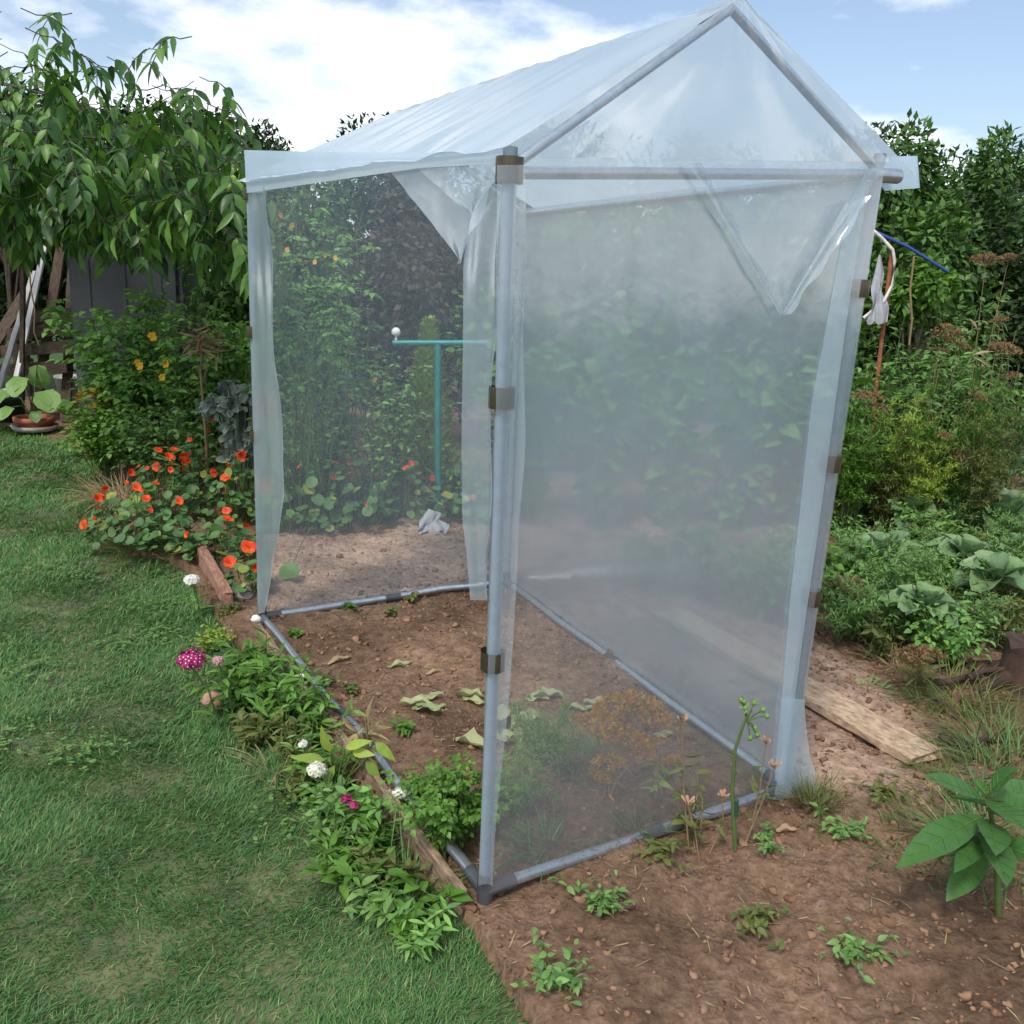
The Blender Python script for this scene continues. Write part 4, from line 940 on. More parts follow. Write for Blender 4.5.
sm = MB(); tube(sm, [(0, 0, 0), (.01, 0, .1), (0, 0, .2)], .004, 5); sm.build('stem', G['drystem'], t)

# ------------------------------------------------------------------ inside the greenhouse
bush(mk('carrot_plant', 'bright carrot tops left of the near post', 'carrot', 448, 848), rg(150), .30, .15, 22, 10, .022, .016, 'fresh', 'ovate', 5, .35, srad=.003)
bush(mk('carrot_plant', 'carrot tops crowding the foot of the near post', 'carrot', 462, 838), rg(151), .28, .13, 18, 10, .022, .016, 'bright', 'ovate', 5, .35, srad=.003)
bush(mk('carrot_plant', 'low carrot tops behind the flat white pebble', 'carrot', 428, 806), rg(152), .15, .10, 12, 9, .02, .015, 'fresh', 'ovate', 5, .3, srad=.003)
feather(mk('carrot_plant', 'feathery green tops seen through the near film beside the post', 'carrot', 540, 770), rg(153), .20, .15, 14, 7, 'bright')
feather(mk('carrot_plant', 'feathery green tops low behind the near film left of the ripe dill', 'carrot', 510, 820), rg(154), .2, .12, 12, 7, 'fresh')
for i, (px, py, n, h, mt, lab) in enumerate([(570, 760, 90, .18, 'grass', 'green grass tuft behind the near film in the bed'), (545, 850, 60, .12, 'grass', 'grass tuft at the near rail left of the ripe dill'), (640, 840, 50, .09, 'olive', 'low grass tuft at the near rail right of the ripe dill')]):
    t = mk('grass_tuft', lab, 'grass tuft', px, py, 'grass tufts inside the greenhouse'); tuft(t, rg(160 + i), n, h, .09, mt, .004, .9)
for i, (px, py, r, lab) in enumerate([(412, 602, .05, 'tiny weed at the far rail below the white paper scrap'), (350, 610, .045, 'tiny weed at the far rail left of the others'), (392, 618, .03, 'tiny seedling a hand from the far rail'), (295, 638, .035, 'tiny weed in the far left corner of the bed'),
        (325, 686, .05, 'tiny yellow green weed beside the grey brown edging board'), (405, 735, .05, 'tiny bright weed left of the pale wilted leaf'), (352, 693, .045, 'tiny weed beside the edging board at mid bed')]):
    bush(mk('small_weed', lab, 'weed', px, py, 'tiny weeds in the greenhouse bed'), rg(170 + i), r * 1.2, r, 8, 6, .03, .018, 'fresh' if i % 2 else 'olive', 'ovate', 0, .3, srad=.0015)
def wilted(label, px, py, L, W, rz, mt='wilt', n=1, grp='wilted leaves lying on the bed'):
    rr = rg(int(px * 3 + py)); mb = MB(); a = rz + rr.normal(0, .4, n)
    nu, nv = 10, 7
    for k in range(n):
        u = np.linspace(0, 1, nu)[:, None]; v = np.linspace(-1, 1, nv)[None, :]; w_ = np.interp(u, [0, .15, .5, .8, 1], [.08, .7, 1, .7, .05])
        x = L * u + 0 * v; y = v * w_ * W / 2; z = .008 + .5 * W * np.abs(v * w_) * rr.uniform(.2, 1.2) + .16 * W * np.sin(u * 11 + k * 2 + v * 3) * np.abs(v) + rr.normal(0, .05 * W, (nu, nv)) + .006 * k; y = y + rr.normal(0, .06 * W, (nu, nv))
        c, s = math.cos(a[k]), math.sin(a[k]); o = rr.normal(0, L * .35, 2) * (k > 0)
        mb.add(np.stack([x * c - y * s + o[0], x * s + y * c + o[1], z], -1).reshape(-1, 3), grid_faces(nu, nv))
    p = on(px, py); return one(mb, 'wilted_leaf', G[mt], label, 'leaf', p, grp)
wilted('long crinkled pale green leaf lying left of the near post at mid bed', 412, 712, .13, .045, .35, n=4)
wilted('crinkled pale leaf touching the near post just behind the long one', 462, 698, .11, .045, .1, n=2)
wilted('big pale yellowish wilted leaf between the carrot tops and the near post', 455, 742, .13, .07, .3, n=2)
wilted('small pale green shrivelled leaf in the middle of the bare bed', 388, 668, .11, .035, .9)
wilted('dry cream leaf lying near the far left part of the bed', 327, 662, .12, .032, .5, 'hay')
wilted('dry curled leaf in front of the small shrivelled leaf', 425, 676, .10, .025, .6, 'hay')
wilted('pale wilted leaf behind the near film above the feathery tops', 525, 700, .12, .05, .2, n=2)
wilted('wilted leaf heap behind the near film beside the post', 515, 735, .16, .07, .6, n=3)
wilted('wilted leaf strand in the middle of the bed behind the near film', 590, 705, .12, .04, .15, n=3)
wilted('wilted pale leaf near the side rail joint', 655, 728, .13, .05, .4)
wilted('drab wilted leaf close to the ripe dill behind film', 640, 770, .12, .05, -.4, 'olive')

def umbel_plant(label, cat, base, heads, mesh, stemmat='stem', foliage=None, name='dill_plant', group=None, seed=0):
    """stems carrying flat seed heads; heads = [(offset from base, scale)]"""
    t = thing(name, label, cat, base, group); sm = MB(); rr = rg(seed)
    for e, s in heads:
        e = np.asarray(e, float); tube(sm, [(e[0] * .1, e[1] * .1, 0), e * [.35, .35, .5] + rr.normal(0, .008, 3), e], [.004, .003, .002], 5); 
        put(mesh, 'seed_head', t, e, nrm(np.array([e[0] * .6, e[1] * .6, .6]) + rr.normal(0, .12, 3)), s)
    sm.build('stem', G[stemmat], t)
    if foliage:
        fm = MB(); n = foliage[1]; q = rr.uniform(.1, .8, n); e = np.array([np.asarray(heads[k % len(heads)][0]) for k in range(n)]); b = e * q[:, None]
        leaves(fm, b, rdir(rr, n, -.2, .6), rdir(rr, n, .2, 1), foliage[2], foliage[3], 'lance', .4, .2); fm.build('foliage', G[foliage[0]], t)
    return t
DU = [umbel_mesh(rg(200 + k), .085, 24, 'dill', 16, .0075, .5) for k in range(2)]
RU = [umbel_mesh(rg(210 + k), .11, 26, 'rust', 16, .010, .4) for k in range(2)]
d0 = on(606, 806)
umbel_plant('ripe orange dill with broad seed heads just inside the near film', 'dill', d0, [((.05, .05, .235), 1.1), ((-.04, .01, .20), .95), ((.12, .09, .19), .95), ((.04, .02, .15), .9), ((.0, .0, .09), .6), ((-.03, .0, .05), .5), ((.09, .05, .12), .6)], DU[0], 'drystem', ('dill', 16, .04, .007), seed=1)
umbel_plant('small ripe dill sprig low beside the broad one', 'dill', on(655, 800), [((.0, .03, .15), .5), ((.05, .03, .10), .4)], DU[1], 'drystem', ('lime', 12, .06, .02), seed=2)

# outside the near rail: the bolting stem and dried stalks
t = mk('bolting_stem', 'thick green flower stalk with round buds standing in front of the near rail', 'plant', 735, 852); b = np.array(t.location)
def local(px, py, dy=0):
    w_ = ray(px, py); k = (b[1] + dy) / w_[1]; return np.array([w_[0] * k, b[1] + dy, H + w_[2] * k]) - b
sm = MB(); tube(sm, [(0, 0, 0), local(732, 790), local(735, 750), local(745, 720), local(752, 710)], [.0065, .006, .005, .0042, .003], 7); 
fm = MB(); rr = rg(220)
for px, py in ((741, 700), (745, 708), (754, 703), (763, 710), (767, 716), (755, 728), (757, 735), (750, 738), (744, 702)):
    p = local(px, py, rr.normal(0, .015)); tube(sm, [local(747, 722), (local(747, 722) + p) / 2 + [0, 0, .006], p], .0018, 5)
    bm_ = MB(); blob(bm_, p, (.0075, .0075, .009), rr, 0, .15, 6, 7); bud_ = bm_.build('bud', G['weed'], t)
    bl_ = MB(); leaves(bl_, p[None] + rr.normal(0, .004, (3, 3)), rdir(rr, 3), rdir(rr, 3), .016, .007, 'lance', .3, .3); bl_.build('sepals', G['weed'], bud_)
sm.build('stem', G['stem'], t); pass
mb = MB(); tube(mb, [local(736, 812) - [0, 0, .012], local(736, 800)], .0085, 8); mb.build('tie', G['tub'], t)
def dried(label, px, py, hx, hy, seed):
    global b
    t = mk('dried_stalk', label, 'dry stalk', px, py, 'dried stalks at the near rail'); b = np.array(t.location); rr = rg(seed); p = local(hx, hy)
    sm = MB(); tube(sm, [(0, 0, 0), p * .5 + rr.normal(0, .008, 3), p], [.0032, .0025, .002], 5); sm.build('stem', G['drystem'], t)
    hm = MB(); n = 9; a = np.arange(n) * 2.4; d = np.stack([np.cos(a) * .5, np.sin(a) * .5, np.ones(n)], -1)
    leaves(hm, p + rr.normal(0, .002, (n, 3)), d, np.stack([np.cos(a), np.sin(a), np.full(n, -.4)], -1), rr.uniform(.014, .03, n), .011, 'petal', -.25, .5); hm.build('seed_head', G['peach'], t)
    fm = MB(); n = 5; leaves(fm, p * rr.uniform(.2, .8, n)[:, None], rdir(rr, n, -.5, .3), rdir(rr, n), .05, .012, 'lance', .6, .3); fm.build('foliage', G['olive'], t)
dried('dried stalk with the tallest peach seed head left of the bolting stem', 690, 850, 682, 722, 231)
dried('dried stalk with peach seed head right of the bolting stem', 748, 838, 766, 744, 232)
dried('dried stalk whose peach head nods toward the front corner foot', 744, 846, 774, 768, 233)
dried('short dried stalk with crumpled head lying on the near rail', 700, 855, 688, 805, 234)
dried('short dried stalk leaning over the near rail at its middle', 710, 850, 722, 798, 235)
t = mk('yellowing_plant', 'straggly yellow green plant at the near rail left of the bolting stem', 'plant', 690, 838); bush(t, rg(236), .24, .10, 7, 6, .05, .022, 'olive', 'ovate', 0, .2, 'drystem', .003); 
t = mk('grass_tuft', 'green grass tuft at the front corner foot', 'grass tuft', 815, 808); tuft(t, rg(237), 170, .13, .05, 'olive', .003, .5)
t = mk('small_weed', 'creeping green weed in front of the near rail', 'weed', 765, 845); bush(t, rg(238), .05, .1, 9, 7, .025, .012, 'weed', 'ovate', 0, .3, srad=.0015)
wilted('peach coloured dry leaf on the soil right of the bolting stem', 775, 835, .07, .03, .2, 'peach', 1, None)

# ------------------------------------------------------------------ plank path and right bed
pz = 0.022
plank_between('walking_plank', at(668, 612, pz), at(925, 757, pz), .165, .032, 'plank', 'long weathered plank laid on the soil beside the side film', 'plank', None, seed=41)
for i, (px, py, L, a, lab) in enumerate([(960, 690, .35, .5, 'brown bark strip lying under the dark stump'), (975, 745, .25, .1, 'short dark stick beyond the end of the plank'), (990, 640, .5, .9, 'thin grey stick leaning over the dark stump'), (1005, 690, .4, .3, 'broken brown branch at the right edge')]):
    p = on(px, py); d = np.array([math.cos(a), math.sin(a), 0]); mb = MB(); rr = rg(240 + i)
    tube(mb, np.array([d * L * (s - .5) + [0, 0, .03 + .1 * s * (i > 1)] + rr.normal(0, .008, 3) for s in np.linspace(0, 1, 6)]), np.linspace(.016, .006, 6), 7); one(mb, 'broken_branch', G['stump'] if i != 2 else G['drystem'], lab, 'stick', p)
t = mk('tree_stump', 'dark rotten stump at the right edge among sticks', 'stump', 1022, 690); mb = MB(); rr = rg(250)
th = np.arange(16) * 2 * PI / 16; hs = np.linspace(-.05, .2, 6); v = np.stack([np.stack([(.10 + .05 * (1 - k / 5) ** 2 + rr.normal(0, .008, 16)) * np.cos(th), (.10 + .05 * (1 - k / 5) ** 2 + rr.normal(0, .008, 16)) * np.sin(th), h + rr.normal(0, .012, 16)], -1) for k, h in enumerate(hs)])
mb.add(v, grid_faces(6, 16, True)); mb.add(np.vstack([v[-1], [[0, 0, .17]]]), [[k, (k + 1) % 16, 16] for k in range(16)]); mb.build('body', G['stump'], t)
mb = MB()
for a in (2.4, 3.5, 4.6, 5.4): tube(mb, [(.08 * math.cos(a), .08 * math.sin(a), .05), (.2 * math.cos(a), .2 * math.sin(a), .02), (.32 * math.cos(a), .32 * math.sin(a), -.02)], [.04, .025, .01], 7)
mb.build('root', G['stump'], t)

CAB = [(880, 598, .20), (938, 512, .25), (968, 535, .25), (1003, 555, .24), (915, 655, .16), (862, 505, .24), (905, 545, .2), (955, 600, .2), (1000, 500, .24), (985, 625, .18), (870, 480, .22), (1020, 600, .2)]
CL = ['cabbage with rounded blue green head beside the lower part of the side film', 'big blue green cabbage in the middle of the right bed', 'cabbage with glossy folded leaves right of the bed middle', 'cabbage at the right edge level with the bed middle',
      'small pale cabbage nearest to the plank', 'cabbage close behind the front corner post at mid height', 'half hidden cabbage between post and the big blue green one', 'cabbage in front of the glossy folded one', 'cabbage at the back of the bed near the right edge', 'ragged cabbage above the grass by the stump', 'cabbage farthest back beside the film edge', 'cabbage cut by the right edge above the stump']
cms = [cabbage_mesh(rg(260 + k), .26, 15).mesh('head', G['cab']) for k in range(3)]
for i, (px, py, r) in enumerate(CAB):
    p = on(px, py); t = thing('cabbage', CL[i], 'cabbage', p, 'cabbages in the right bed'); rr = rg(270 + i)
    o = bpy.data.objects.new('head', cms[i % 3]); COL.objects.link(o); o.parent = t; o.location = (0, 0, .20); o.scale = (r / .225,) * 3; o.rotation_euler = (rr.normal(0, .15), rr.normal(0, .15), rr.uniform(0, 6.28))
    mb = MB(); tube(mb, [(0, 0, -.03), (0, 0, .23)], [.022, .02], 8); mb.build('stem', G['stem'], t)
# low weeds between them: a few kinds, many copies
WK = [bush(thing('weed_clump', 'low mixed weed clump among the cabbages', 'weeds', on(850, 560), 'weeds among the cabbages'), rg(280), .34, .2, 16, 12, .05, .024, 'weed', 'ovate', 0, .15, srad=.003),
      bush(thing('weed_clump', 'low mixed weed clump among the cabbages', 'weeds', on(905, 600), 'weeds among the cabbages'), rg(281), .32, .22, 18, 11, .035, .022, 'tomato', 'ovate', 3, .2, srad=.003),
      feather(thing('weed_clump', 'low mixed weed clump among the cabbages', 'weeds', on(945, 545), 'weeds among the cabbages'), rg(282), .36, .2, 15, 7, 'weed', 'stem', .007, .03, 22),
      bush(thing('weed_clump', 'low mixed weed clump among the cabbages', 'weeds', on(1000, 580), 'weeds among the cabbages'), rg(283), .32, .22, 16, 12, .055, .02, 'olive', 'lance', 0, .15, srad=.003)]
rr = rg(290); k = 0
for px, py in [(845, 620), (865, 640), (890, 625), (935, 635), (960, 650), (940, 670), (985, 655), (1010, 630), (925, 600), (975, 580), (1020, 565), (990, 530), (955, 500), (915, 520), (890, 500), (880, 560), (855, 520), (870, 610), (905, 575), (1015, 520), (975, 500), (925, 480), (895, 470), (960, 475), (1005, 475), (1030, 490), (850, 590), (1000, 650), (905, 640), (930, 560), (840, 640), (870, 655), (955, 555), (860, 575), (900, 590), (925, 560), (950, 590), (975, 610), (1000, 600), (1020, 620), (880, 530), (935, 530), (990, 555), (1015, 545), (850, 605), (940, 610), (915, 615), (965, 515), (1000, 515), (845, 540)]:
    dup(WK[k % 4], on(px + rr.uniform(-6, 6), py + rr.uniform(-5, 5)), rr.uniform(0, 6.28), rr.uniform(.8, 1.3)); k += 1
# tall weedy growth behind the cabbages, with brown umbels
TW = [(862, 6.2, 1.2, .32, 'weed', 'tall weedy plant right behind the film edge'), (900, 6.4, 1.3, .38, 'deep', 'tall leafy plant below the pale cloth'), (940, 6.3, 1.25, .38, 'tomato', 'tall weedy plant under the yellowed umbels'), (985, 6.3, 1.4, .38, 'weed', 'tall weedy plant below the dark right shrub'),
      (1025, 6.5, 1.5, .38, 'deep', 'tall leafy plant at the right edge'), (920, 7.2, 1.55, .42, 'deep', 'taller leafy plant in the second row below the yellowish shrub'), (968, 7.2, 1.75, .42, 'weed', 'tallest feathery plant in the second row at right'), (885, 7.3, 1.3, .36, 'tomato', 'light green plant in the second row by the rusty stake')]
for i, (px, py, h, r, mt, lab) in enumerate(TW):
    bush(mk('tall_weed', lab, 'plant', px, py, 'tall growth behind the cabbages'), rg(300 + i), h, r, 24, 30, .085 if i % 2 else .06, .036 if i % 2 else .024, mt, 'ovate' if i % 2 else 'lance', 3 if i % 3 == 0 else 0, .12)
UM = [((868, 6.0), [(868, 405), (880, 412)], 'brown umbels on pale stalks just right of the film edge'), ((950, 5.9), [(958, 465), (943, 440), (975, 400)], 'drooping rust brown umbels above the cabbages'), ((1000, 6.0), [(1003, 357), (1012, 380), (1000, 325)], 'brown umbels high at the right edge'),
      ((945, 6.1), [(945, 340), (960, 350), (938, 355)], 'pinkish brown umbels in the middle of the tall growth'), ((845, 628), [(848, 595), (842, 610), (855, 603)], 'rusty umbels at the foot of the side film'), ((990, 6.2), [(985, 268), (1008, 262)], 'pale straw umbels rising highest at right'), ((925, 690), [(918, 668), (912, 662)], 'small tan umbels beside the nearest cabbage')]
for i, (bp, hs, lab) in enumerate(UM):
    base = on(*bp) if bp[1] > 60 else place(*bp); hd = []
    for q, (x, y) in enumerate(hs):
        w_ = ray(x, y); k_ = (base[1] - .1) / w_[1]; hd.append((np.array([w_[0] * k_, base[1] - .1, H + w_[2] * k_]) - base, .5 + .35 * (q == 0)))
    umbel_plant(lab, 'umbel plant', base, hd, RU[i % 2], 'drystem', ('hay' if i == 5 else 'olive', 14, .12, .02), 'umbel_plant', 'brown umbels in the right bed', 310 + i)
yl = bush(mk('yellowing_plant', 'yellow leaved plant among the tall growth at right', 'plant', 955, 6.0), rg(320), 1.0, .16, 9, 16, .05, .025, 'lime', 'ovate', 0, .3)
for i, (px, py, n, h, r, mt, lab) in enumerate([(955, 700, 160, .2, .16, 'olive', 'grass tuft between cabbages and dark stump'), (990, 735, 180, .22, .18, 'olive', 'coarse grass tuft in front of the dark stump'), (940, 790, 90, .10, .12, 'olive', 'thin grass tuft beyond the end of the plank'), (1015, 770, 200, .24, .16, 'grass', 'thick grass tuft behind the broad leaved plant'),
        (865, 850, 60, .05, .12, 'olive', 'sparse grass on the soil in front of the plank'), (900, 665, 70, .16, .1, 'hay', 'dry grass stalks at the bed edge behind the plank'), (925, 700, 60, .08, .08, 'weed', 'low green tuft at the far side of the plank'), (870, 690, 40, .06, .08, 'weed', 'tiny green tuft touching the plank'),
        (960, 840, 160, .12, .18, 'olive', 'low grass under the broad leaved plant'), (915, 850, 90, .07, .16, 'grass', 'sparse low grass left of the broad leaved plant'), (1010, 850, 220, .20, .2, 'grass', 'dense grass at the right edge behind the broad leaved plant'), (985, 780, 160, .16, .16, 'olive', 'grass tuft between plank end and right edge')]):
    t = mk('grass_tuft', lab, 'grass tuft', px, py, 'grass tufts in the right bed'); tuft(t, rg(330 + i), n, h, r, mt, .0045, 1.0)

# broad leaved plant in the near right corner
t = mk('broad_leaved_plant', 'young plant with large pointed green leaves in the near right corner', 'plant', 1000, 905); b = np.array(t.location); fm, sm = MB(), MB(); rb_m = MB()
top = local(988, 792); tube(sm, [(0, 0, 0), top * .5 + [.01, 0, 0], top], [.009, .008, .006], 8)
for (x0, y0, d0_), (x1, y1, d1), W in (((985, 815, 0), (906, 866, -.22), .085), ((985, 800, 0), (928, 776, -.02), .06), ((988, 795, 0), (1012, 768, -.05), .07), ((985, 800, 0), (1030, 830, -.2), .08), ((990, 800, 0), (1050, 790, .1), .08), ((985, 830, 0), (1010, 880, -.3), .08), ((985, 840, 0), (1040, 860, -.1), .08), ((985, 830, 0), (960, 870, -.2), .06), ((986, 795, 0), (975, 780, .02), .04), ((988, 850, 0), (950, 900, -.1), .07), ((986, 810, 0), (1040, 810, -.05), .09), ((987, 820, 0), (1000, 850, -.25), .08), ((986, 805, 0), (950, 795, .1), .05)):
    p, q = local(x0, y0, d0_), local(x1, y1, d1); L = np.linalg.norm(q - p)
    tube(sm, [p, p + (q - p) * .15], .004, 5); dl = nrm(q - p + np.array([0, 0, .12 * L])); ul = nrm(np.cross(np.cross(dl, [0, -.35, 1.0]), dl)); tt = np.linspace(0, .9, 7)[:, None]; tube(rb_m, p + dl * L * 1.02 * tt - ul * L * 1.02 * .16 * tt ** 2 + ul * .0008, np.linspace(.0022, .0008, 7), 5)
    for k_ in range(1, 7):
        t_ = k_ / 7.5; wv = np.interp(t_ + .1, [0, .1, .25, .5, .75, 1], [.06, .3, .75, 1, .75, .05]) * W * .46; sv = nrm(np.cross(dl, ul)); p0_ = p + dl * L * 1.02 * t_ - ul * L * 1.02 * .16 * t_ ** 2; t2 = t_ + .1; p1_ = p + dl * L * 1.02 * t2 - ul * L * 1.02 * .16 * t2 ** 2
        for sg in (1, -1): tube(rb_m, [p0_ + ul * .0006, p1_ + sv * sg * wv + ul * (wv * .22 + .0012)], [.0011, .0004], 4, 0, False)
    P12 = [(0, .06), (.1, .3), (.25, .72), (.42, .97), (.58, 1), (.74, .78), (.88, .42), (1, .02)]
    leaves(fm, [p - [0, 0, L * .0]], [q - p + np.array([0, 0, .12 * L])], [[0, -.35, 1]], L * 1.02, W, P12, .16, .22)
fl_ = fm.build('foliage', G['big'], t); rb_m.build('leaf_veins', G['fresh'], fl_); sm.build('stem', G['stem'], t)

# ------------------------------------------------------------------ behind the far and side film
bush(mk('tomato_plant', 'tall loose tomato plant behind the far film next to the far left post', 'tomato plant', 290, 5.9), rg(350), 2.0, .34, 24, 24, .06, .036, 'tomato', 'ovate', 5, .15)
bush(mk('tomato_plant', 'tall loose tomato plant behind the middle of the far film', 'tomato plant', 330, 6.2), rg(351), 2.1, .36, 24, 24, .06, .036, 'tomato', 'ovate', 5, .15)
bush(mk('leafy_plant', 'bushy dark green plant behind the far film left of the T shaped post', 'plant', 385, 6.1), rg(352), 1.15, .45, 26, 22, .05, .03, 'weed', 'ovate', 3, .15)
bush(mk('leafy_plant', 'small bright green bush at the foot of the T shaped post', 'plant', 470, 6.2), rg(353), .62, .25, 14, 14, .05, .03, 'bright', 'ovate', 3, .2)
for i, (px, py, h, nf, lab) in enumerate([(300, 532, .42, 4, 'nasturtium behind the far film nearest the far left post'), (350, 528, .45, 7, 'nasturtium with the brightest red flowers behind the far film'), (400, 522, .45, 6, 'nasturtium behind the far film left of the pale rag'), (465, 515, .36, 3, 'nasturtium behind the far film right of the pale rag')]):
    nasturtium(lab, on(px, py), rg(360 + i), .30, .22, h, 120, nf, .033, 'nasturtiums behind the far film', .7)
p0 = on(438, 518); t = thing('post_with_crossbar', 'teal T shaped post with a white ball at the end of its crossbar', 'post', p0)
b = p0
mb = MB(); tube(mb, [(0, 0, -.1), local(438, 344)], .022, 12); mb.build('post', G['teal'], t)
mb = MB(); tube(mb, [local(393, 343), local(500, 343)], .02, 12); mb.build('crossbar', G['teal'], t)
mb = MB(); blob(mb, local(396, 332), (.03, .03, .03), rg(1), 0, .0, 10, 14); tube(mb, [local(396, 333), local(396, 343)], .008, 8); mb.build('ball', G['paint'], t)
# bright cone shaped conifer
t = mk('dwarf_conifer', 'small bright green cone shaped conifer behind the T shaped post', 'conifer', 430, 7.0); fm = MB(); rr = rg(370); n = 2600; Hc = np.linalg.norm(atd(430, 322, t.location[1])[2] - 0)
q = rr.uniform(0, 1, n) ** 1.3; a = rr.uniform(0, 2 * PI, n); rad_ = .26 * (1 - q) ** .8 * rr.uniform(.5, 1, n)
leaves(fm, np.stack([rad_ * np.cos(a), rad_ * np.sin(a), .05 + q * Hc * .95], -1), np.stack([np.cos(a), np.sin(a), np.full(n, 1.1)], -1) + rr.normal(0, .35, (n, 3)), np.stack([-np.cos(a), -np.sin(a), np.ones(n)], -1), .075, .03, 'small', .1, .2, 0, False); fm.build('foliage', G['lime'], t)
mb = MB(); tube(mb, [(0, 0, -.05), (0, 0, Hc * .9)], [.025, .005], 6); mb.build('trunk', G['bark'], t)
# crumpled pale rag
def rag(label, p, w_, h_, seed, mt='cloth', name='rag', cat='cloth'):
    rr = rg(seed); u = np.linspace(-1, 1, 22)[:, None]; v = np.linspace(0, 1, 12)[None, :]
    x = u * w_ / 2 * (.45 + .55 * v) + .02 * np.sin(v * 7 + u * 4); z_ = h_ * (1 - v) * (1 - .35 * np.abs(u + .3)) + .0 * u; y = -.10 * v + .025 * np.sin(u * 9 + v * 3) * v + .02 * np.sin(u * 5 + v * 6)
    mb = MB(); mb.add(np.stack([x, y, z_ + .016 * np.sin(u * 11 + 1 + v * 4) * v + rr.normal(0, .004, (22, 12)) + .016], -1).reshape(-1, 3), grid_faces(22, 12)); return one(mb, name, G[mt], label, cat, p)
rag('crumpled pale rag lying at the foot of the nasturtiums', on(434, 530), .22, .14, 3)
wilted('white paper scrap lying on the soil behind the far rail', 400, 590, .06, .03, .3, 'white', 1, None)
# single nasturtium leaf on a long stalk in front of the far left corner
t = mk('nasturtium_runner', 'single round nasturtium leaf on a long stalk behind the far left corner', 'nasturtium', 322, 520); b = np.array(t.location); sm, fm = MB(), MB()
e = at(290, 572, .06) - b
tube(sm, [(0, 0, .05), e * .3 + [0, 0, .05], e * .7 + [0, 0, .05], e], .003, 5); discs(fm, e[None], np.array([[0, -.6, .8]]), np.array([.055]), rg(4), 12)
sm.build('stem', G['stem'], t); fm.build('foliage', G['fresh'], t)
for i, (px, py, h, r, lab) in enumerate([(540, 5.9, 1.35, .42, 'climbing bean with broad leaves behind the near post'), (612, 6.0, 1.5, .45, 'climbing bean with broad leaves behind the middle of the near film'), (690, 6.1, 1.4, .45, 'climbing bean with broad leaves right of the film middle'), (765, 6.1, 1.35, .45, 'climbing bean with broad leaves behind the side film near the front corner'), (822, 6.3, 1.2, .4, 'climbing bean with broad leaves just left of the front corner post')]):
    bush(mk('bean_plant', lab, 'bean plant', px, py, 'climbing beans behind the side film'), rg(380 + i), h, r, 20, 24, .13, .11, 'bright' if i % 2 else 'fresh', 'heart', 0, .15)
for i, (px, py, h, r, lab) in enumerate([(690, 590, .4, .3, 'low green bush behind the side film beyond the plank'), (750, 610, .42, .28, 'low green bush behind the side film beside the film foot'), (650, 585, .28, .22, 'smallest low green bush behind the side film at the soil path'), (790, 600, .45, .25, 'low green bush right behind the front corner post')]):
    bush(mk('low_bush', lab, 'plant', px, py, 'low bushes beyond the plank'), rg(390 + i), h, r, 24, 16, .055, .035, 'fresh', 'ovate', 3, .15, srad=.004)
# cloth, hoop, stake and rope beside the front corner
b = np.array(on(893, 470)); b[1] = 6.9; b[0] = atd(893, 300, 6.9)[0]; b[2] = 0
t = thing('rusty_stake', 'rusty red stake holding up the pale cloth right of the film', 'stake', b); mb = MB(); tube(mb, [(0, 0, -.1), local(892, 250)], .016, 8); mb.build('body', G['redpost'], t)
mb = MB(); tube(mb, np.array([local(x, y) for x, y in ((866, 226), (880, 238), (891, 250), (893, 262), (891, 285), (883, 300), (872, 310), (862, 318))]) + b - [0, .03, 0], .013, 8); one(mb, 'plastic_hoop', G['rope'], 'bent white plastic hoop tied to the rusty stake', 'hoop')
p_ = local(878, 325) + b
o = rag('pale cloth hanging on the rusty stake beside the film', p_ - [.04, 0, 0], .15, .5, 5, 'cloth', 'hanging_cloth')
mb = MB(); tube(mb, [local(876, 232) + b, local(905, 247) + b - [0, .05, 0], local(948, 272) + b], .012, 6); one(mb, 'blue_rope', G['blue'], 'taut blue rope running from the film into the shrubs', 'rope')
mb = MB(); tube(mb, [local(914, 256, -.1) + b, local(910, 290, -.1) + b, local(912, 320, -.1) + b * [1, 1, 1], local(909, 345, -.1) + b], .008, 6); one(mb, 'dry_vine', G['drystem'], 'pale dry vine hanging below the blue rope', 'vine')

poly_film(([(868, 157), (872, 170), (884, 191)], [(917, 156), (918, 172), (919, 188)]), PT['c'] - fo * .06, nf_, .0, 'eave_flap', 'roof', .006, 11)
poly_film(([(868, 157), (872, 170), (884, 191)], [(917, 156), (918, 172), (919, 188)]), PT['c'] - fo * .06, nf_, -.02, 'eave_flap', 'roof', .006, 12)
mb = MB(); tube(mb, [PT['c'] - up * .03 - uo * .03, PT['c'] - up * .035 + uo * .085], .02, 12); gpart(mb, 'rail_end', G['pipe'])

poly_film(([(688, 163), (733, 235), (780, 315)], [(696, 163), (739, 235), (783, 315)]), PB['a'], nf_, .05, 'fold_hem', 'flap', .001, 13)

sh('dark shrub filling the gap behind the walnut branches at the left edge', 10, 9.7, (1.1, .5, .8), 2.5, 7000, .08, .045, 'dark', 401, lumps=18)
sh('dark shrub filling the gap behind the walnut branches above the slate tank', 175, 9.9, (1.0, .4, .7), 2.6, 6000, .08, .045, 'dark', 402, lumps=18)

for nm_, pts_ in (('tomato_plant.002', ((281, 215), (287, 250), (300, 260), (306, 262), (315, 262), (292, 225))), ('tomato_plant.003', ((325, 255), (335, 258), (340, 300), (345, 350), (375, 380), (350, 395)))):
    r0_ = bpy.data.objects[nm_]; scatter_flowers(r0_, [atd(x, y, r0_.location[1] - .25) for x, y in pts_], YF, (.25, .4), 9)

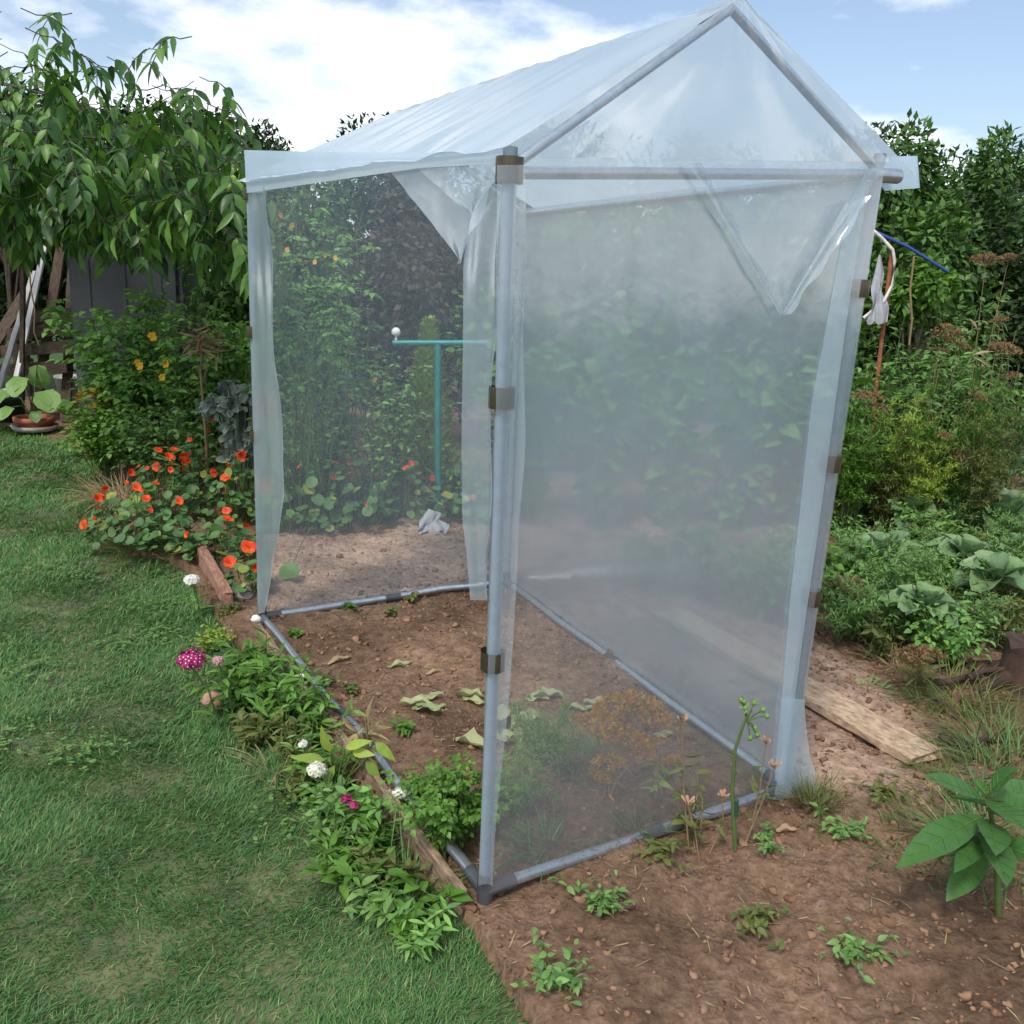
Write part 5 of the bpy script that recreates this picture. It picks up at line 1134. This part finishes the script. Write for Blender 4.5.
STR = [(275, 715, .24, 'bright', 'slender bright weed leaning on the edging board just past the bright feathery clump'), (290, 760, .2, 'olive', 'slender olive weed between straw stalks and grey rail'), (310, 735, .24, 'tomato', 'slender light weed at the middle of the edging boards'),
       (335, 785, .2, 'bright', 'slender bright weed beside the withered brown stalk'), (358, 840, .19, 'tomato', 'slender light weed in front of the wooden stake'), (375, 852, .12, 'bright', 'slender bright weed touching the wooden stake'), (385, 885, .12, 'olive', 'slender olive weed right of the long grass at the bottom'),
       (418, 945, .12, 'tomato', 'slender light weed beyond the near end of the edging board'), (255, 745, .13, 'olive', 'low olive weed at the lawn edge below the tall clump'), (345, 870, .13, 'bright', 'low bright weed creeping onto the lawn near the bottom')]
for i, (px, py, h, mt, lab) in enumerate(STR):
    t = thing('slender_weed', lab, 'weed', lawnside(px, py), 'slender weeds along the edging boards'); bush(t, rg(500 + i), h, .12, 13, 12, .05, .012 if i % 2 else .02, mt, 'lance', 0, .1, srad=.0025)
cv = MB(); rr = rg(520)
for _ in range(26):
    c = np.array([rr.uniform(-2.6, -.2), rr.uniform(1.7, 6.0)]); q = c + rr.normal(0, .07, (40, 2)); q = q[inside(q, LAWN)]
    if len(q) < 5: continue
    for m_ in range(3):
        a = rr.uniform(0, 2 * PI, len(q)) + m_ * 2.09; leaves(cv, np.column_stack([q, np.full(len(q), LZ + .022) + rr.uniform(0, .012, len(q))]), np.stack([np.cos(a), np.sin(a), np.full(len(q), .2)], -1), [0, 0, 1.0], .014, .013, 'petal', .1, .2, 0, False)
one(cv, 'clover', G['weed'], 'small clover leaves in loose patches through the lawn', 'clover', kind='stuff')

for i, (px, Y, h, mt, lab) in enumerate([(915, 5.9, 1.0, 'olive', 'feathery olive fennel in front of the light green plants'), (950, 5.8, 1.1, 'lime', 'feathery yellow green fennel in the middle of the tall growth'), (985, 5.9, 1.15, 'bright', 'feathery bright green fennel under the high brown umbels'), (1020, 5.7, 1.1, 'olive', 'feathery olive fennel cut by the right edge'), (880, 5.9, 1.05, 'bright', 'feathery bright green fennel next to the film edge')]):
    feather(mk('fennel_plant', lab, 'fennel', px, Y, 'feathery fennel behind the cabbages'), rg(540 + i), h, .3, 14, 16, mt, 'stem', .007, .035, 26)
for i, (px, Y, h, r, mt, lab) in enumerate([(310, 5.55, 1.5, .3, 'bright', 'light green bushy plant just behind the far film beside the tall tomatoes'), (375, 5.75, .95, .34, 'tomato', 'light green bushy plant just behind the far film left of the T shaped post'), (285, 5.5, 1.0, .26, 'weed', 'green bushy plant just behind the far left post')]):
    bush(mk('leafy_plant', lab, 'plant', px, Y), rg(550 + i), h, r, 18, 20, .05, .024, mt, 'lance', 0, .15)

sh('tall mid green shrub standing behind the film edge and the blue rope', 885, 8.9, (.75, .5, 1.3), 2.0, 8000, .08, .045, 'deep', 601, lumps=20)
sh('tallest mid green shrub above the straw umbels at the right edge', 965, 9.3, (.85, .5, 1.4), 2.0, 9000, .08, .045, 'deep', 602, lumps=22)

for i, (px, py, h, r, mt, lab) in enumerate([(660, 860, .05, .10, 'olive', 'sprawling olive weed in front of the near rail left of the dried stalks'), (840, 835, .04, .12, 'weed', 'flat green weed on the bare soil between corner foot and broad leaved plant'), (880, 800, .04, .10, 'olive', 'flat olive weed on the bare soil near the plank end'),
        (600, 905, .05, .12, 'weed', 'flat green weed on the bare soil in front of the near rail'), (760, 920, .05, .14, 'olive', 'flat olive weed on the open soil in the foreground'), (560, 985, .06, .14, 'weed', 'flat green weed on the soil beside the lawn corner'), (860, 960, .05, .13, 'weed', 'flat green weed on the open soil left of the broad leaved plant stem')]):
    bush(mk('small_weed', lab, 'weed', px, py, 'flat weeds on the foreground soil'), rg(620 + i), h, r, 14, 8, .03, .015, mt, 'ovate', 0, .2, srad=.0015)
